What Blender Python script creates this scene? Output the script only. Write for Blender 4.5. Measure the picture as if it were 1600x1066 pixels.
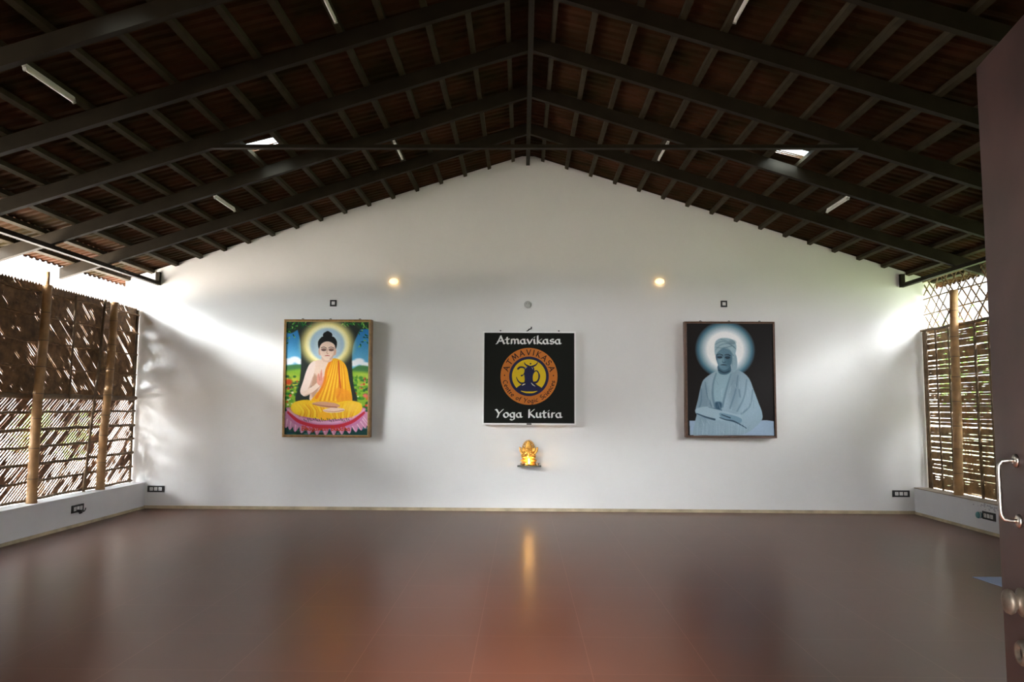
import bpy, bmesh, math, random
import numpy as np
from mathutils import Vector, Matrix

for o in list(bpy.data.objects):
    bpy.data.objects.remove(o, do_unlink=True)
SC = bpy.context.scene
COL = SC.collection
PI = math.pi

# ------------------------------------------------------------------ camera
cam_d = bpy.data.cameras.new('camera')
cam = bpy.data.objects.new('camera', cam_d)
COL.objects.link(cam)
SC.camera = cam
F_PX = 1171.7
cam_d.sensor_width = 36.0
cam_d.lens = F_PX / 1600 * 36.0
pitch, yaw, roll = .0866, .0143, .0053
fw = Vector((-math.sin(yaw) * math.cos(pitch), math.cos(yaw) * math.cos(pitch), math.sin(pitch)))
r0 = Vector((math.cos(yaw), math.sin(yaw), 0))
u0 = r0.cross(fw)
cr, sr = math.cos(roll), math.sin(roll)
rt = cr * r0 + sr * u0
up = -sr * r0 + cr * u0
cam.matrix_world = Matrix(((rt.x, up.x, -fw.x, -.0677), (rt.y, up.y, -fw.y, 0), (rt.z, up.z, -fw.z, 1.5), (0, 0, 0, 1)))
cam_d.clip_start = .05

# ------------------------------------------------------------------ view and sky
SC.view_settings.view_transform = 'Standard'
SC.view_settings.look = 'None'
SC.view_settings.gamma = 1.0
SC.view_settings.use_curve_mapping = False
SC.view_settings.exposure = 2.85
SC.cycles.max_bounces = 8
SC.cycles.diffuse_bounces = 5
SC.cycles.sample_clamp_indirect = 6.0

world = bpy.data.worlds.new('overcast_sky')
SC.world = world
world.use_nodes = True
wn, wl = world.node_tree.nodes, world.node_tree.links
wn.clear()
def wmath(op, a=None, b=None):
    n = wn.new('ShaderNodeMath'); n.operation = op
    for i, v in enumerate((a, b)):
        if v is None: continue
        if isinstance(v, (int, float)): n.inputs[i].default_value = v
        else: wl.new(v, n.inputs[i])
    return n.outputs[0]
w_out = wn.new('ShaderNodeOutputWorld')
w_bg = wn.new('ShaderNodeBackground')
w_tc = wn.new('ShaderNodeTexCoord')
def cloud(d, inner, outer, gain):
    """a bright break in the cloud: full within `inner` degrees of direction d, fading out by `outer`"""
    n = wn.new('ShaderNodeVectorMath'); n.operation = 'DOT_PRODUCT'
    wl.new(w_tc.outputs['Generated'], n.inputs[0])
    n.inputs[1].default_value = Vector(d).normalized()
    r = wn.new('ShaderNodeMapRange'); r.interpolation_type = 'SMOOTHSTEP'
    wl.new(n.outputs['Value'], r.inputs['Value'])
    r.inputs['From Min'].default_value = math.cos(math.radians(outer)); r.inputs['From Max'].default_value = math.cos(math.radians(inner))
    r.inputs['To Min'].default_value = 0; r.inputs['To Max'].default_value = gain
    return r.outputs['Result']
SKY_BASE = .36
CLOUDS = [((-1, -.85, .45), 4, 9, 44.0), ((-1, -.85, .19), 5, 13, 7.0), ((1, -1.5, .66), 4, 13, 12.0), ((1, -1.3, .25), 6, 16, 3.0),
          ((-1, -.3, .3), 10, 60, .35), ((1, -.3, .3), 10, 60, .4), ((0, 0, 1), 20, 80, 5.0), ((.04, -1, .42), 6, 17, 30.0)]
tot = SKY_BASE
for c_ in CLOUDS:
    tot = wmath('ADD', cloud(*c_), tot)
w_bg.inputs['Color'].default_value = (.93, .97, 1.0, 1)
wl.new(tot, w_bg.inputs['Strength'])
wl.new(w_bg.outputs[0], w_out.inputs['Surface'])

# ------------------------------------------------------------------ helpers
def tag(o, label=None, cat=None, group=None, kind=None):
    if label: o['label'] = label
    if cat: o['category'] = cat
    if group: o['group'] = group
    if kind: o['kind'] = kind
    return o
def empty(name, loc=(0, 0, 0), rot=(0, 0, 0)):
    o = bpy.data.objects.new(name, None)
    o.empty_display_size = .1
    o.location = loc; o.rotation_euler = rot
    COL.objects.link(o)
    return o
def obj(name, bm, m, parent=None, smooth=False, loc=(0, 0, 0), rot=(0, 0, 0)):
    me = bpy.data.meshes.new(name)
    bm.normal_update()
    bm.to_mesh(me); bm.free()
    if m: me.materials.append(m)
    if smooth:
        for p in me.polygons: p.use_smooth = True
    o = bpy.data.objects.new(name, me)
    COL.objects.link(o)
    o.location = loc; o.rotation_euler = rot
    if parent: o.parent = parent
    return o
def copy_thing(o, parent=None):
    c = o.copy(); COL.objects.link(c)
    if parent: c.parent = parent
    for ch in list(o.children): copy_thing(ch, c)
    return c
def BM(): return bmesh.new()
def box(bm, x0, x1, y0, y1, z0, z1):
    v = [bm.verts.new(p) for p in ((x0,y0,z0),(x1,y0,z0),(x1,y1,z0),(x0,y1,z0),(x0,y0,z1),(x1,y0,z1),(x1,y1,z1),(x0,y1,z1))]
    for f in ((0,3,2,1),(4,5,6,7),(0,1,5,4),(1,2,6,5),(2,3,7,6),(3,0,4,7)): bm.faces.new([v[i] for i in f])
    return bm
def bevel(bm, w, seg=2):
    bmesh.ops.bevel(bm, geom=bm.edges[:], offset=w, segments=seg, affect='EDGES', profile=.6)
    return bm
def prism(bm, pts, a, b, axis=1):
    """polygon in the two axes other than `axis`, extruded from a to b"""
    def P(p, t):
        l = [p[0], p[1]]; l.insert(axis, t); return l
    A = [bm.verts.new(P(p, a)) for p in pts]; B = [bm.verts.new(P(p, b)) for p in pts]
    n = len(pts)
    bm.faces.new(A); bm.faces.new(B[::-1])
    for i in range(n): bm.faces.new([A[i], B[i], B[(i+1) % n], A[(i+1) % n]])
    bmesh.ops.recalc_face_normals(bm, faces=bm.faces[:])
    return bm
def tube(bm, pts, rad, n=10, caps=True):
    pts = [Vector(p) for p in pts]
    rad = rad if isinstance(rad, (list, tuple)) else [rad] * len(pts)
    rings = []
    ref = None
    for i, p in enumerate(pts):
        t = (pts[min(i+1, len(pts)-1)] - pts[max(i-1, 0)]).normalized()
        if ref is None: ref = Vector((0, 0, 1)) if abs(t.z) < .9 else Vector((1, 0, 0))
        a = (ref - t * ref.dot(t)).normalized(); ref = a
        b = t.cross(a)
        rings.append([bm.verts.new(p + (a*math.cos(2*PI*k/n) + b*math.sin(2*PI*k/n)) * rad[i]) for k in range(n)])
    for A, B in zip(rings, rings[1:]):
        for k in range(n): bm.faces.new([A[k], A[(k+1) % n], B[(k+1) % n], B[k]])
    if caps:
        bm.faces.new(rings[0][::-1]); bm.faces.new(rings[-1])
    return bm
def lathe(bm, prof, n=20, M=None):
    """profile of (radius, z) about z"""
    rings = []
    for r, z in prof:
        r = max(r, .0004)
        vs = [bm.verts.new((r*math.cos(2*PI*k/n), r*math.sin(2*PI*k/n), z)) for k in range(n)]
        rings.append(vs)
    for A, B in zip(rings, rings[1:]):
        for k in range(n): bm.faces.new([A[k], A[(k+1) % n], B[(k+1) % n], B[k]])
    bm.faces.new(rings[0][::-1]); bm.faces.new(rings[-1])
    if M is not None:
        bmesh.ops.transform(bm, matrix=M, verts=[v for r in rings for v in r])
    return bm
def ball(bm, c, r, rot=None, u=16, v=10):
    r = r if isinstance(r, (list, tuple)) else (r, r, r)
    M = Matrix.Translation(c) @ (Matrix.Rotation(rot[0], 4, rot[1]) if rot else Matrix()) @ Matrix.Diagonal((*r, 1))
    bmesh.ops.create_uvsphere(bm, u_segments=u, v_segments=v, radius=1, matrix=M)
    return bm

# ------------------------------------------------------------------ materials
def mat(name, col, rough=.6, metal=0., noise=None, bump=None, spec=None, emit=None, coat=None):
    """noise = (scale, dark factor, detail); bump = (scale, strength)"""
    m = bpy.data.materials.new(name); m.use_nodes = True
    N, L = m.node_tree.nodes, m.node_tree.links
    b = N['Principled BSDF']
    b.inputs['Base Color'].default_value = (*col, 1)
    b.inputs['Roughness'].default_value = rough
    b.inputs['Metallic'].default_value = metal
    if spec is not None: b.inputs['Specular IOR Level'].default_value = spec
    if coat: b.inputs['Coat Weight'].default_value = coat
    if emit:
        b.inputs['Emission Color'].default_value = (*emit[0], 1); b.inputs['Emission Strength'].default_value = emit[1]
    tc = N.new('ShaderNodeTexCoord')
    if noise:
        nt = N.new('ShaderNodeTexNoise'); nt.inputs['Scale'].default_value = noise[0]
        nt.inputs['Detail'].default_value = noise[2] if len(noise) > 2 else 4
        L.new(tc.outputs['Object'], nt.inputs['Vector'])
        rmp = N.new('ShaderNodeValToRGB')
        rmp.color_ramp.elements[0].position = .3; rmp.color_ramp.elements[1].position = .7
        rmp.color_ramp.elements[0].color = (*[c * noise[1] for c in col], 1)
        rmp.color_ramp.elements[1].color = (*[min(1, c * (2 - noise[1])) if noise[1] < .9 else c for c in col], 1)
        L.new(nt.outputs['Fac'], rmp.inputs['Fac']); L.new(rmp.outputs['Color'], b.inputs['Base Color'])
    if bump:
        nb = N.new('ShaderNodeTexNoise'); nb.inputs['Scale'].default_value = bump[0]; nb.inputs['Detail'].default_value = 6
        L.new(tc.outputs['Object'], nb.inputs['Vector'])
        bp = N.new('ShaderNodeBump'); bp.inputs['Strength'].default_value = bump[1]; bp.inputs['Distance'].default_value = .02
        L.new(nb.outputs['Fac'], bp.inputs['Height']); L.new(bp.outputs['Normal'], b.inputs['Normal'])
    return m

M_WALL = mat('white_plaster', (.80, .79, .765), .85, noise=(1.3, .955, 6), bump=(7, .12))
M_LOW = mat('low_wall_plaster', (.74, .74, .75), .85, noise=(3, .95), bump=(20, .1))
M_LEDGE = mat('worn_ledge', (.30, .25, .19), .85, noise=(6, .75))  # mottled brown, used on the right ledge only
M_FRONT = mat('front_wall_plaster', (.62, .60, .56), .9)
M_BASE = mat('stained_skirting', (.50, .41, .27), .8, noise=(5, .75))
M_STEEL = mat('grey_brown_painted_steel', (.022, .017, .011), .6, noise=(4, .8), spec=.08)
M_BATTEN = mat('grey_painted_batten', (.042, .034, .020), .7, noise=(6, .8), spec=.1)
M_GROUND = mat('outdoor_ground', (.74, .64, .55), .95, noise=(2, .7))
M_GRASS = mat('outdoor_turf', (.13, .16, .07), .95, noise=(2, .7))
M_BLACK = mat('black_plastic', (.012, .011, .011), .45)
M_WHITEP = mat('white_plastic', (.72, .71, .69), .4)
M_GREYP = mat('grey_plastic', (.45, .45, .42), .5)
M_CHROME = mat('brushed_steel', (.72, .70, .66), .28, 1.0)
M_BRASS = mat('worn_brass', (.24, .20, .16), .5, .7, noise=(40, .7))
M_TUBEBODY = mat('white_enamel_tube_light', (.85, .84, .80), .4)
M_BAMBOO = mat('bamboo_culm', (.37, .205, .082), .5, noise=(9, .72), bump=(30, .15))
M_NODE = mat('bamboo_joint', (.20, .12, .06), .6)
M_RAIL = mat('dark_bamboo_rail', (.15, .095, .05), .65, noise=(12, .7))
M_SLAT_A = mat('dry_brown_mat', (.20, .108, .045), .75, noise=(14, .55), bump=(60, .2))
M_SLAT_B = mat('split_bamboo_mat', (.20, .10, .05), .7, noise=(14, .55), bump=(60, .2))
M_SLAT_C = mat('golden_split_bamboo_mat', (.31, .19, .08), .7, noise=(10, .55), bump=(60, .2))
M_LATT = mat('weathered_lattice_strip', (.26, .17, .09), .7, noise=(10, .7))
M_GOLDFRAME = mat('gilded_brown_wood', (.30, .165, .05), .4, noise=(18, .7))
M_DARKFRAME = mat('dark_reddish_wood', (.115, .055, .03), .4, noise=(18, .7))
M_EDGE_GOLD = mat('worn_gold_edge', (.50, .31, .12), .4)
M_ALU = mat('white_aluminium', (.90, .90, .88), .35)
M_FACE = mat('black_sign_face', (.006, .007, .005), .6, spec=.15)
M_LETTER = mat('white_lettering', (.86, .86, .84), .5)
M_ORANGE = mat('orange_ring_print', (.64, .20, .035), .6, spec=.15)
M_NAVY = mat('navy_print', (.022, .024, .075), .6, spec=.15)
M_YELLOW = mat('yellow_print', (.78, .54, .02), .6, spec=.15)
M_INK = mat('dark_print', (.05, .02, .015), .6, spec=.15)
M_PALE = mat('pale_print', (.78, .70, .62), .6, spec=.15)
M_GOLD = mat('gilded_idol', (.80, .42, .085), .34, .75, noise=(60, .7))
M_GOLD2 = mat('dark_gilded_idol', (.34, .16, .03), .45, .7)
M_SHELF = mat('dark_green_stone_shelf', (.03, .04, .03), .4)
M_CORD = mat('dark_cord', (.02, .018, .016), .6)
M_TEAL = mat('teal_plastic', (.10, .30, .32), .4)
M_SHEET = mat('pale_blue_sheet', (.36, .46, .74), .6)
M_STAIN = mat('grey_scuff', (.42, .42, .46), .9)
M_LEAF = mat('leaf_green', (.14, .30, .05), .5)
M_STEM = mat('shrub_stem', (.12, .08, .05), .8)
M_FLAME = mat('flame', (1, .6, .1), .5, emit=((1.0, .62, .16), 9.0))
M_LAMPGLASS = mat('lit_lamp_glass', (1, .85, .55), .5, emit=((1.0, .62, .22), .42))

def mat_floor():
    m = bpy.data.materials.new('polished_red_brown_tile'); m.use_nodes = True
    N, L = m.node_tree.nodes, m.node_tree.links; b = N['Principled BSDF']
    tc = N.new('ShaderNodeTexCoord')
    mp = N.new('ShaderNodeMapping'); mp.inputs['Location'].default_value = (.35 / .68, -5.05 / .68, 0); mp.inputs['Scale'].default_value = (1/.68, 1/.68, 1)
    L.new(tc.outputs['Object'], mp.inputs['Vector'])
    br = N.new('ShaderNodeTexBrick'); br.offset = 0; br.inputs['Scale'].default_value = 1
    br.inputs['Brick Width'].default_value = 1; br.inputs['Row Height'].default_value = 1
    br.inputs['Mortar Size'].default_value = .003; br.inputs['Mortar Smooth'].default_value = .3
    br.inputs['Color1'].default_value = (.128, .038, .020, 1); br.inputs['Color2'].default_value = (.120, .036, .019, 1)
    br.inputs['Mortar'].default_value = (.215, .088, .058, 1)
    L.new(mp.outputs['Vector'], br.inputs['Vector'])
    nz = N.new('ShaderNodeTexNoise'); nz.inputs['Scale'].default_value = 1.1; nz.inputs['Detail'].default_value = 3
    L.new(tc.outputs['Object'], nz.inputs['Vector'])
    mx = N.new('ShaderNodeMix'); mx.data_type = 'RGBA'; mx.blend_type = 'MULTIPLY'; mx.inputs[0].default_value = .25
    L.new(br.outputs['Color'], mx.inputs[6]); L.new(nz.outputs['Fac'], mx.inputs[7])
    L.new(mx.outputs[2], b.inputs['Base Color'])
    N.remove(b)
    df = N.new('ShaderNodeBsdfDiffuse'); L.new(mx.outputs[2], df.inputs['Color'])
    gl = N.new('ShaderNodeBsdfGlossy'); gl.inputs['Roughness'].default_value = .277; gl.inputs['Color'].default_value = (.96, .95, .92, 1)
    fr = N.new('ShaderNodeFresnel'); fr.inputs['IOR'].default_value = 1.5
    mr = N.new('ShaderNodeMapRange'); mr.inputs['From Min'].default_value = .04; mr.inputs['From Max'].default_value = .50
    mr.inputs['To Min'].default_value = .05; mr.inputs['To Max'].default_value = .27
    L.new(fr.outputs[0], mr.inputs['Value'])
    ms = N.new('ShaderNodeMixShader'); L.new(mr.outputs['Result'], ms.inputs[0]); L.new(df.outputs[0], ms.inputs[1]); L.new(gl.outputs[0], ms.inputs[2])
    L.new(ms.outputs[0], N['Material Output'].inputs['Surface'])
    return m
def mat_tile():
    m = mat('aged_terracotta_tile', (.22, .085, .045), .85, spec=.08)
    N, L = m.node_tree.nodes, m.node_tree.links; b = N['Principled BSDF']
    tc = N.new('ShaderNodeTexCoord')
    nz = N.new('ShaderNodeTexNoise'); nz.inputs['Scale'].default_value = 2.2; nz.inputs['Detail'].default_value = 5
    L.new(tc.outputs['Object'], nz.inputs['Vector'])
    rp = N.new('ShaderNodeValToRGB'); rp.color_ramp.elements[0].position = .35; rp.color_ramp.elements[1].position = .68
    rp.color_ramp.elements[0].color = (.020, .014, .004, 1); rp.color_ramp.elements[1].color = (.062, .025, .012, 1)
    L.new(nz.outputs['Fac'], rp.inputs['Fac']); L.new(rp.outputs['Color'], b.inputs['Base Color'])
    return m
def mat_glass():
    m = bpy.data.materials.new('clear_glass_tile'); m.use_nodes = True
    N, L = m.node_tree.nodes, m.node_tree.links; N.remove(N['Principled BSDF'])
    t = N.new('ShaderNodeBsdfTransparent'); t.inputs['Color'].default_value = (.86, .93, .95, 1)
    g = N.new('ShaderNodeBsdfGlossy'); g.inputs['Roughness'].default_value = .1
    mx = N.new('ShaderNodeMixShader'); mx.inputs[0].default_value = .1
    L.new(t.outputs[0], mx.inputs[1]); L.new(g.outputs[0], mx.inputs[2])
    L.new(mx.outputs[0], N['Material Output'].inputs['Surface'])
    return m
def mat_print(name, rough=.3):
    m = bpy.data.materials.new(name); m.use_nodes = True
    N, L = m.node_tree.nodes, m.node_tree.links; b = N['Principled BSDF']
    a = N.new('ShaderNodeVertexColor'); a.layer_name = 'print'
    L.new(a.outputs['Color'], b.inputs['Base Color']); b.inputs['Roughness'].default_value = .5; b.inputs['Specular IOR Level'].default_value = .2
    return m
def mat_door():
    m = mat('maroon_painted_door', (.066, .037, .034), .42, noise=(3.5, .5, 5))
    return m
M_FLOOR, M_TILE, M_GLASS, M_DOOR = mat_floor(), mat_tile(), mat_glass(), mat_door()

# ------------------------------------------------------------------ room dimensions (metres)
W = 5.52          # half width between the low walls
D = 10.909        # face of the gable wall
ZA, SL = 5.244, .319
def tz(x): return ZA - SL * abs(x)
YF = .82          # inside of the front wall
OV = 6.15         # eave overhang
ZL = .375         # low wall height
XS = 5.74         # plane of the bamboo screens

# ------------------------------------------------------------------ setting
def struct(name, bm, m, smooth=False):
    return tag(obj(name, bm, m, smooth=smooth), kind='structure')
struct('ground', box(BM(), -60, 0, -60, 60, -.5, -.32), M_GROUND)
struct('ground', box(BM(), 0, 60, -60, 60, -.5, -.32), M_GRASS)
struct('floor', box(BM(), -5.98, 5.98, -3.45, 11.14, -.30, 0), M_FLOOR)
struct('wall_back', prism(BM(), [(-5.95, -.3), (5.95, -.3), (5.95, tz(5.95)), (.09, tz(.09)), (-.09, tz(.09)), (-5.95, tz(5.95))], D, D + .23), M_WALL)
bm = BM()
prism(bm, [(-5.95, 0), (-.83, 0), (-.83, tz(.83)), (-5.95, tz(5.95))], YF - .2, YF)
prism(bm, [(.83, 0), (5.95, 0), (5.95, tz(5.95)), (.83, tz(.83))], YF - .2, YF)
prism(bm, [(-.83, 2.32), (.83, 2.32), (.83, tz(.83)), (0, ZA), (-.83, tz(.83))], YF - .2, YF)
struct('wall_front', bm, M_FRONT)
bm = BM()  # verandah added behind the camera to keep light from flooding the doorway
prism(bm, [(-5.95, 0), (-2.6, 0), (-2.6, tz(2.6)), (-5.95, tz(5.95))], -3.4, -3.2)
prism(bm, [(2.6, 0), (5.95, 0), (5.95, tz(5.95)), (2.6, tz(2.6))], -3.4, -3.2)
prism(bm, [(-2.6, 3.9), (2.6, 3.9), (2.6, tz(2.6)), (0, ZA), (-2.6, tz(2.6))], -3.4, -3.2)
for s in (-1, 1):
    a, b = sorted((s * 5.75, s * 5.95)); box(bm, a, b, -3.2, YF - .2, 0, tz(5.95))
struct('wall_verandah', bm, M_FRONT)
for s, nm in ((-1, 'left'), (1, 'right')):
    a, b = sorted((s * W, s * 5.93))
    w = struct('wall_' + nm, box(BM(), a, b, YF, D, 0, ZL - .012), M_LOW)
    a, b = sorted((s * (W - .004), s * 5.93))
    obj('ledge', bevel(box(BM(), a, b, YF, D, ZL - .012, ZL), .003), M_LEDGE if s > 0 else M_LOW, w)
    a, b = sorted((s * (W - .012), s * W))
    struct('baseboard_' + nm, box(BM(), a, b, YF, D - .012, 0, .036), M_BASE)
struct('baseboard_back', box(BM(), -W, W, D - .012, D, 0, .045), M_BASE)

# tiled roof: one sheet of lapped, ridged tiles per slope; the skylight tiles are left out
CW, TW, X0 = .355, .23, .22
SKY = {-1: [(7, 34), (7, 19)], 1: [(7, 35)]}
def tile_slope(s):
    bm = BM()
    prof = [(0, .0), (.10, .022), (.22, .022), (.30, .004), (.52, .004), (.60, .022), (.72, .022), (.80, .0), (1.0, .0), (1.09, .012)]
    rnd = random.Random(5 + s)
    for k in range(-1, 17):
        xa = max(0, X0 + CW * k) if k >= 0 else 0
        xb = min(OV, X0 + CW * (k + 1) + .05)
        if xb <= xa: continue
        for c in range(-16, 49):
            if (k, c) in SKY[s]: continue
            j = rnd.uniform(-.0015, .0015)
            top, bot = [], []
            for t, h in prof:
                y = (c + t) * TW
                top.append(bm.verts.new((s * xa, y, tz(xa) + .004 + h)))
                bot.append(bm.verts.new((s * xb, y, tz(xb) + .030 + h + j)))
            for i in range(len(prof) - 1): bm.faces.new([top[i], top[i+1], bot[i+1], bot[i]])
            # lower lip of the tile
            lip = [bm.verts.new((v.co.x, v.co.y, v.co.z - .027)) for v in bot]
            for i in range(len(prof) - 1): bm.faces.new([bot[i], bot[i+1], lip[i+1], lip[i]])
    return bm
for s in (-1, 1): struct('ceiling', tile_slope(s), M_TILE)
bm = BM()  # ridge cap over the joint
prism(bm, [(-.16, tz(.16) + .05), (0, ZA + .09), (.16, tz(.16) + .05), (.16, tz(.16) + .07), (0, ZA + .115), (-.16, tz(.16) + .07)], -3.6, 11.2)
struct('trim_1', bm, M_TILE)

# ------------------------------------------------------------------ roof steel
ORD = ['first', 'second', 'third', 'fourth', 'fifth', 'sixth', 'seventh', 'eighth', 'ninth', 'tenth', 'eleventh', 'twelfth', 'thirteenth', 'fourteenth', 'fifteenth', 'sixteenth', 'seventeenth']
RY = [9.53, 8.35, 7.22, 6.14, 5.03]
RLAB = ['dark steel rafter pair closest to the white gable wall',
        'dark steel rafter pair second from the gable wall, lit patches below the skylights',
        'dark steel rafter pair joined by the long horizontal collar tie',
        'dark steel rafter pair just in front of the one with collar tie',
        'dark steel rafter pair nearest the camera at the top of the photo']
def rafter_bm(s):
    bm = BM()
    # a lipped channel: web, bottom flange and top flange
    def sec(a, b, y0, y1):
        prism(bm, [(s*.028, tz(.028) - a), (s*6.08, tz(6.08) - a), (s*6.08, tz(6.08) - b), (s*.028, tz(.028) - b)], y0, y1)
    sec(.049, .19, 0, .012)
    sec(.184, .19, .0121, .06); sec(.049, .055, .0121, .06)
    return bm
for i, y in enumerate(RY):
    t = empty('roof_frame', (0, y, 0))
    tag(t, RLAB[i], 'rafter', 'steel rafter pairs under the tiled roof')
    for s in (-1, 1): obj('rafter', rafter_bm(s), M_STEEL, t)
    if i == 2:
        bm = BM()
        zt = 4.075
        box(bm, -3.14, 3.20, -.012, -.001, zt - .045, zt); box(bm, -3.14, 3.20, -.06, -.001, zt - .052, zt - .0455)
        obj('collar_tie', bm, M_STEEL, t)
bm = BM()
prism(bm, [(-.027, 5.065), (.027, 5.065), (.027, 5.2), (-.027, 5.2)], -.5, 10.88)
prism(bm, [(-.027, 5.0), (.027, 5.0), (.016, 4.985), (-.016, 4.985)], 10.70, 10.72) if False else None
tag(obj('ridge_beam', bm, M_STEEL), 'dark steel ridge beam running along the roof peak to the gable wall', 'beam')
for s, w in ((-1, 'left'), (1, 'right')):
    bm = BM(); a, b = sorted((s*5.42, s*5.48)); box(bm, a, b, YF, D - .002, 3.252, 3.303)
    t = tag(obj('eave_beam', bm, M_STEEL), 'dark steel eave beam along the %s side above the bamboo screen' % w, 'beam', 'eave beams')
    bm = BM(); box(bm, a, b, D - .062, D - .002, 3.304, tz(5.48) - .052); obj('end_post', bm, M_STEEL, t)
for s, w in ((-1, 'left'), (1, 'right')):
    for k in range(17):
        x = X0 + CW * k
        bm = BM()
        prism(bm, [(s*(x-.024), tz(x-.024) - .046), (s*(x+.024), tz(x+.024) - .046), (s*(x+.024), tz(x+.024) - .001), (s*(x-.024), tz(x-.024) - .001)], -.5, D - .003)
        tag(obj('roof_batten', bm, M_BATTEN), 'thin grey batten under the %s roof slope, %s one down from the ridge' % (w, ORD[k]), 'batten', 'battens carrying the roof tiles')
# glass tiles
WN = 1
for s, kc, lab in ((-1, [34], 'small bright glass skylight tile in the left roof slope'), (1, [35], 'bright glass skylight tile in the right roof slope'), (-1, [19], 'glass skylight tile high over the front of the left slope')):
    t = empty('window_%d' % WN, (0, 0, 0)); tag(t, lab, kind='structure'); WN += 1
    xa, xb = X0 + CW*7, X0 + CW*8 + .05
    bm = BM()
    prism(bm, [(s*xa, tz(xa) + .006), (s*xb, tz(xb) + .034), (s*xb, tz(xb) + .040), (s*xa, tz(xa) + .012)], kc[0]*TW, (kc[-1]+1)*TW)
    obj('pane', bm, M_GLASS, t)
    for c in kc:
        for f in (.62, .80):
            bm = BM(); y = (c + f) * TW
            prism(bm, [(s*xa, tz(xa) + .001), (s*xb, tz(xb) + .020), (s*xb, tz(xb) + .032), (s*xa, tz(xa) + .005)], y, y + .018)
            obj('rib', bm, M_TILE, t)

# ------------------------------------------------------------------ tube lights
TUBES = [(-3.63, 5.10, 'white tube light under the left slope, the one at the far upper left'),
         (-1.57, 5.10, 'white tube light cut by the top edge, left of the ridge'),
         (1.60, 5.10, 'white tube light cut by the top edge, right of the ridge'),
         (-3.63, 8.42, 'white tube light low on the left slope, towards the left eave'),
         (-1.57, 8.42, 'white tube light left of the ridge, passing behind the collar tie'),
         (1.60, 8.42, 'white tube light right of the ridge, passing behind the collar tie'),
         (3.64, 8.42, 'white tube light low on the right slope, towards the door')]
def make_tube():
    t = empty('tube_light')
    obj('batten_body', bevel(box(BM(), -.012, .012, 0, .61, -.002, .03), .003), M_TUBEBODY, t)
    bm = BM(); tube(bm, [(0, .02, -.014), (0, .59, -.014)], .012, 12); obj('tube', bm, M_TUBEBODY, t, True)
    for y in (.004, .59): obj('end_cap', bevel(box(BM(), -.014, .014, y, y + .016, -.028, -.0025), .003), M_GREYP, t)
    return t
tp = make_tube()
for i, (x, y, lab) in enumerate(TUBES):
    t = tp if i == 0 else copy_thing(tp)
    t.location = (x, y, tz(x) - .19 - .002)
    t.rotation_euler = (0, math.atan(SL) * (1 if x > 0 else -1), 0)
    tag(t, lab, 'tube light', 'tube lights between the rafters')

# ------------------------------------------------------------------ bamboo screens
def strip(bm, p0, p1, widths, xoff, thick, bend=0, s=-1):
    """a thin slat in the plane x = xoff from (y,z) p0 to p1 with a width per station"""
    p0, p1 = Vector(p0), Vector(p1); d = (p1 - p0); L = d.length
    if L < .02: return
    d /= L; nrm = Vector((-d.y, d.x)); n = len(widths)
    A = []
    for i, w in enumerate(widths):
        c = p0 + d * (L * i / (n-1))
        x = xoff + bend * math.sin(i * 2.1)
        a, b = c + nrm * w/2, c - nrm * w/2
        A.append([bm.verts.new((x, a.x, a.y)), bm.verts.new((x, b.x, b.y)), bm.verts.new((x + s*thick, b.x, b.y)), bm.verts.new((x + s*thick, a.x, a.y))])
    for P, Q in zip(A, A[1:]):
        for k in range(4): bm.faces.new([P[k], P[(k+1) % 4], Q[(k+1) % 4], Q[k]])
    bm.faces.new(A[0][::-1]); bm.faces.new(A[-1])
def clip_line(y, z, dy, dz, y0, y1, z0, z1):
    t0, t1 = -99, 99
    for p, d, a, b in ((y, dy, y0, y1), (z, dz, z0, z1)):
        if abs(d) < 1e-9: continue
        u, v = sorted(((a - p) / d, (b - p) / d)); t0, t1 = max(t0, u), min(t1, v)
    return (t0, t1) if t1 > t0 else None
def diag_mat(x, y0, y1, z0, z1, ang, pitch, wfun, seed, s, seg=.07, layers=((0, .003),), jit=.0025, stj=.07):
    rnd = random.Random(seed); bm = BM()
    dy, dz = math.cos(ang), math.sin(ang)
    step = pitch / abs(dz)
    for lx, th in layers:
        yy = y0 - 2*(z1 - z0) / abs(math.tan(ang)) - .1
        while yy < y1 + 2*(z1 - z0) / abs(math.tan(ang)) + .1:
            a = ang + rnd.gauss(0, jit)
            ym = yy + (z1 - z0) / 2 / math.tan(ang); zm = (z0 + z1) / 2
            c = clip_line(ym, zm, math.cos(a), math.sin(a), y0, y1, z0, z1)
            yy += step * rnd.uniform(1 - stj, 1 + stj)
            if not c: continue
            L = c[1] - c[0]; n = max(2, int(L / seg) + 1)
            P = (ym + c[0]*math.cos(a), zm + c[0]*math.sin(a)); Q = (ym + c[1]*math.cos(a), zm + c[1]*math.sin(a))
            P = (min(max(P[0], y0), y1), min(max(P[1], z0), z1)); Q = (min(max(Q[0], y0), y1), min(max(Q[1], z0), z1))
            strip(bm, P, Q, wfun(rnd, n), x + s * lx, th, 0, s)
    return bm
def w_lower(rnd, n):
    w0 = rnd.uniform(.62, .78) * .036
    out, w = [], w0
    for i in range(n):
        q = rnd.random()
        if q < .13: w = .0385
        elif q < .42: w = w0
        out.append(w * rnd.uniform(.97, 1.03))
    return out
def w_upper(rnd, n):
    out, w = [], .039
    for i in range(n):
        if rnd.random() < .075: w = rnd.uniform(.015, .025)
        elif rnd.random() < .42: w = rnd.uniform(.037, .043)
        out.append(w)
    return out
t = empty('bamboo_screen', (-XS, 5.9, ZL))
tag(t, 'brown woven bamboo screen with diagonal slats standing on the left low wall', 'screen', 'bamboo screens')
def child(name, bm, m, par, smooth=False):
    o = obj(name, bm, m, par, smooth); o.matrix_parent_inverse = Matrix.Translation(par.location).inverted(); return o
y0, y1 = 6.6, D - .012
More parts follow.
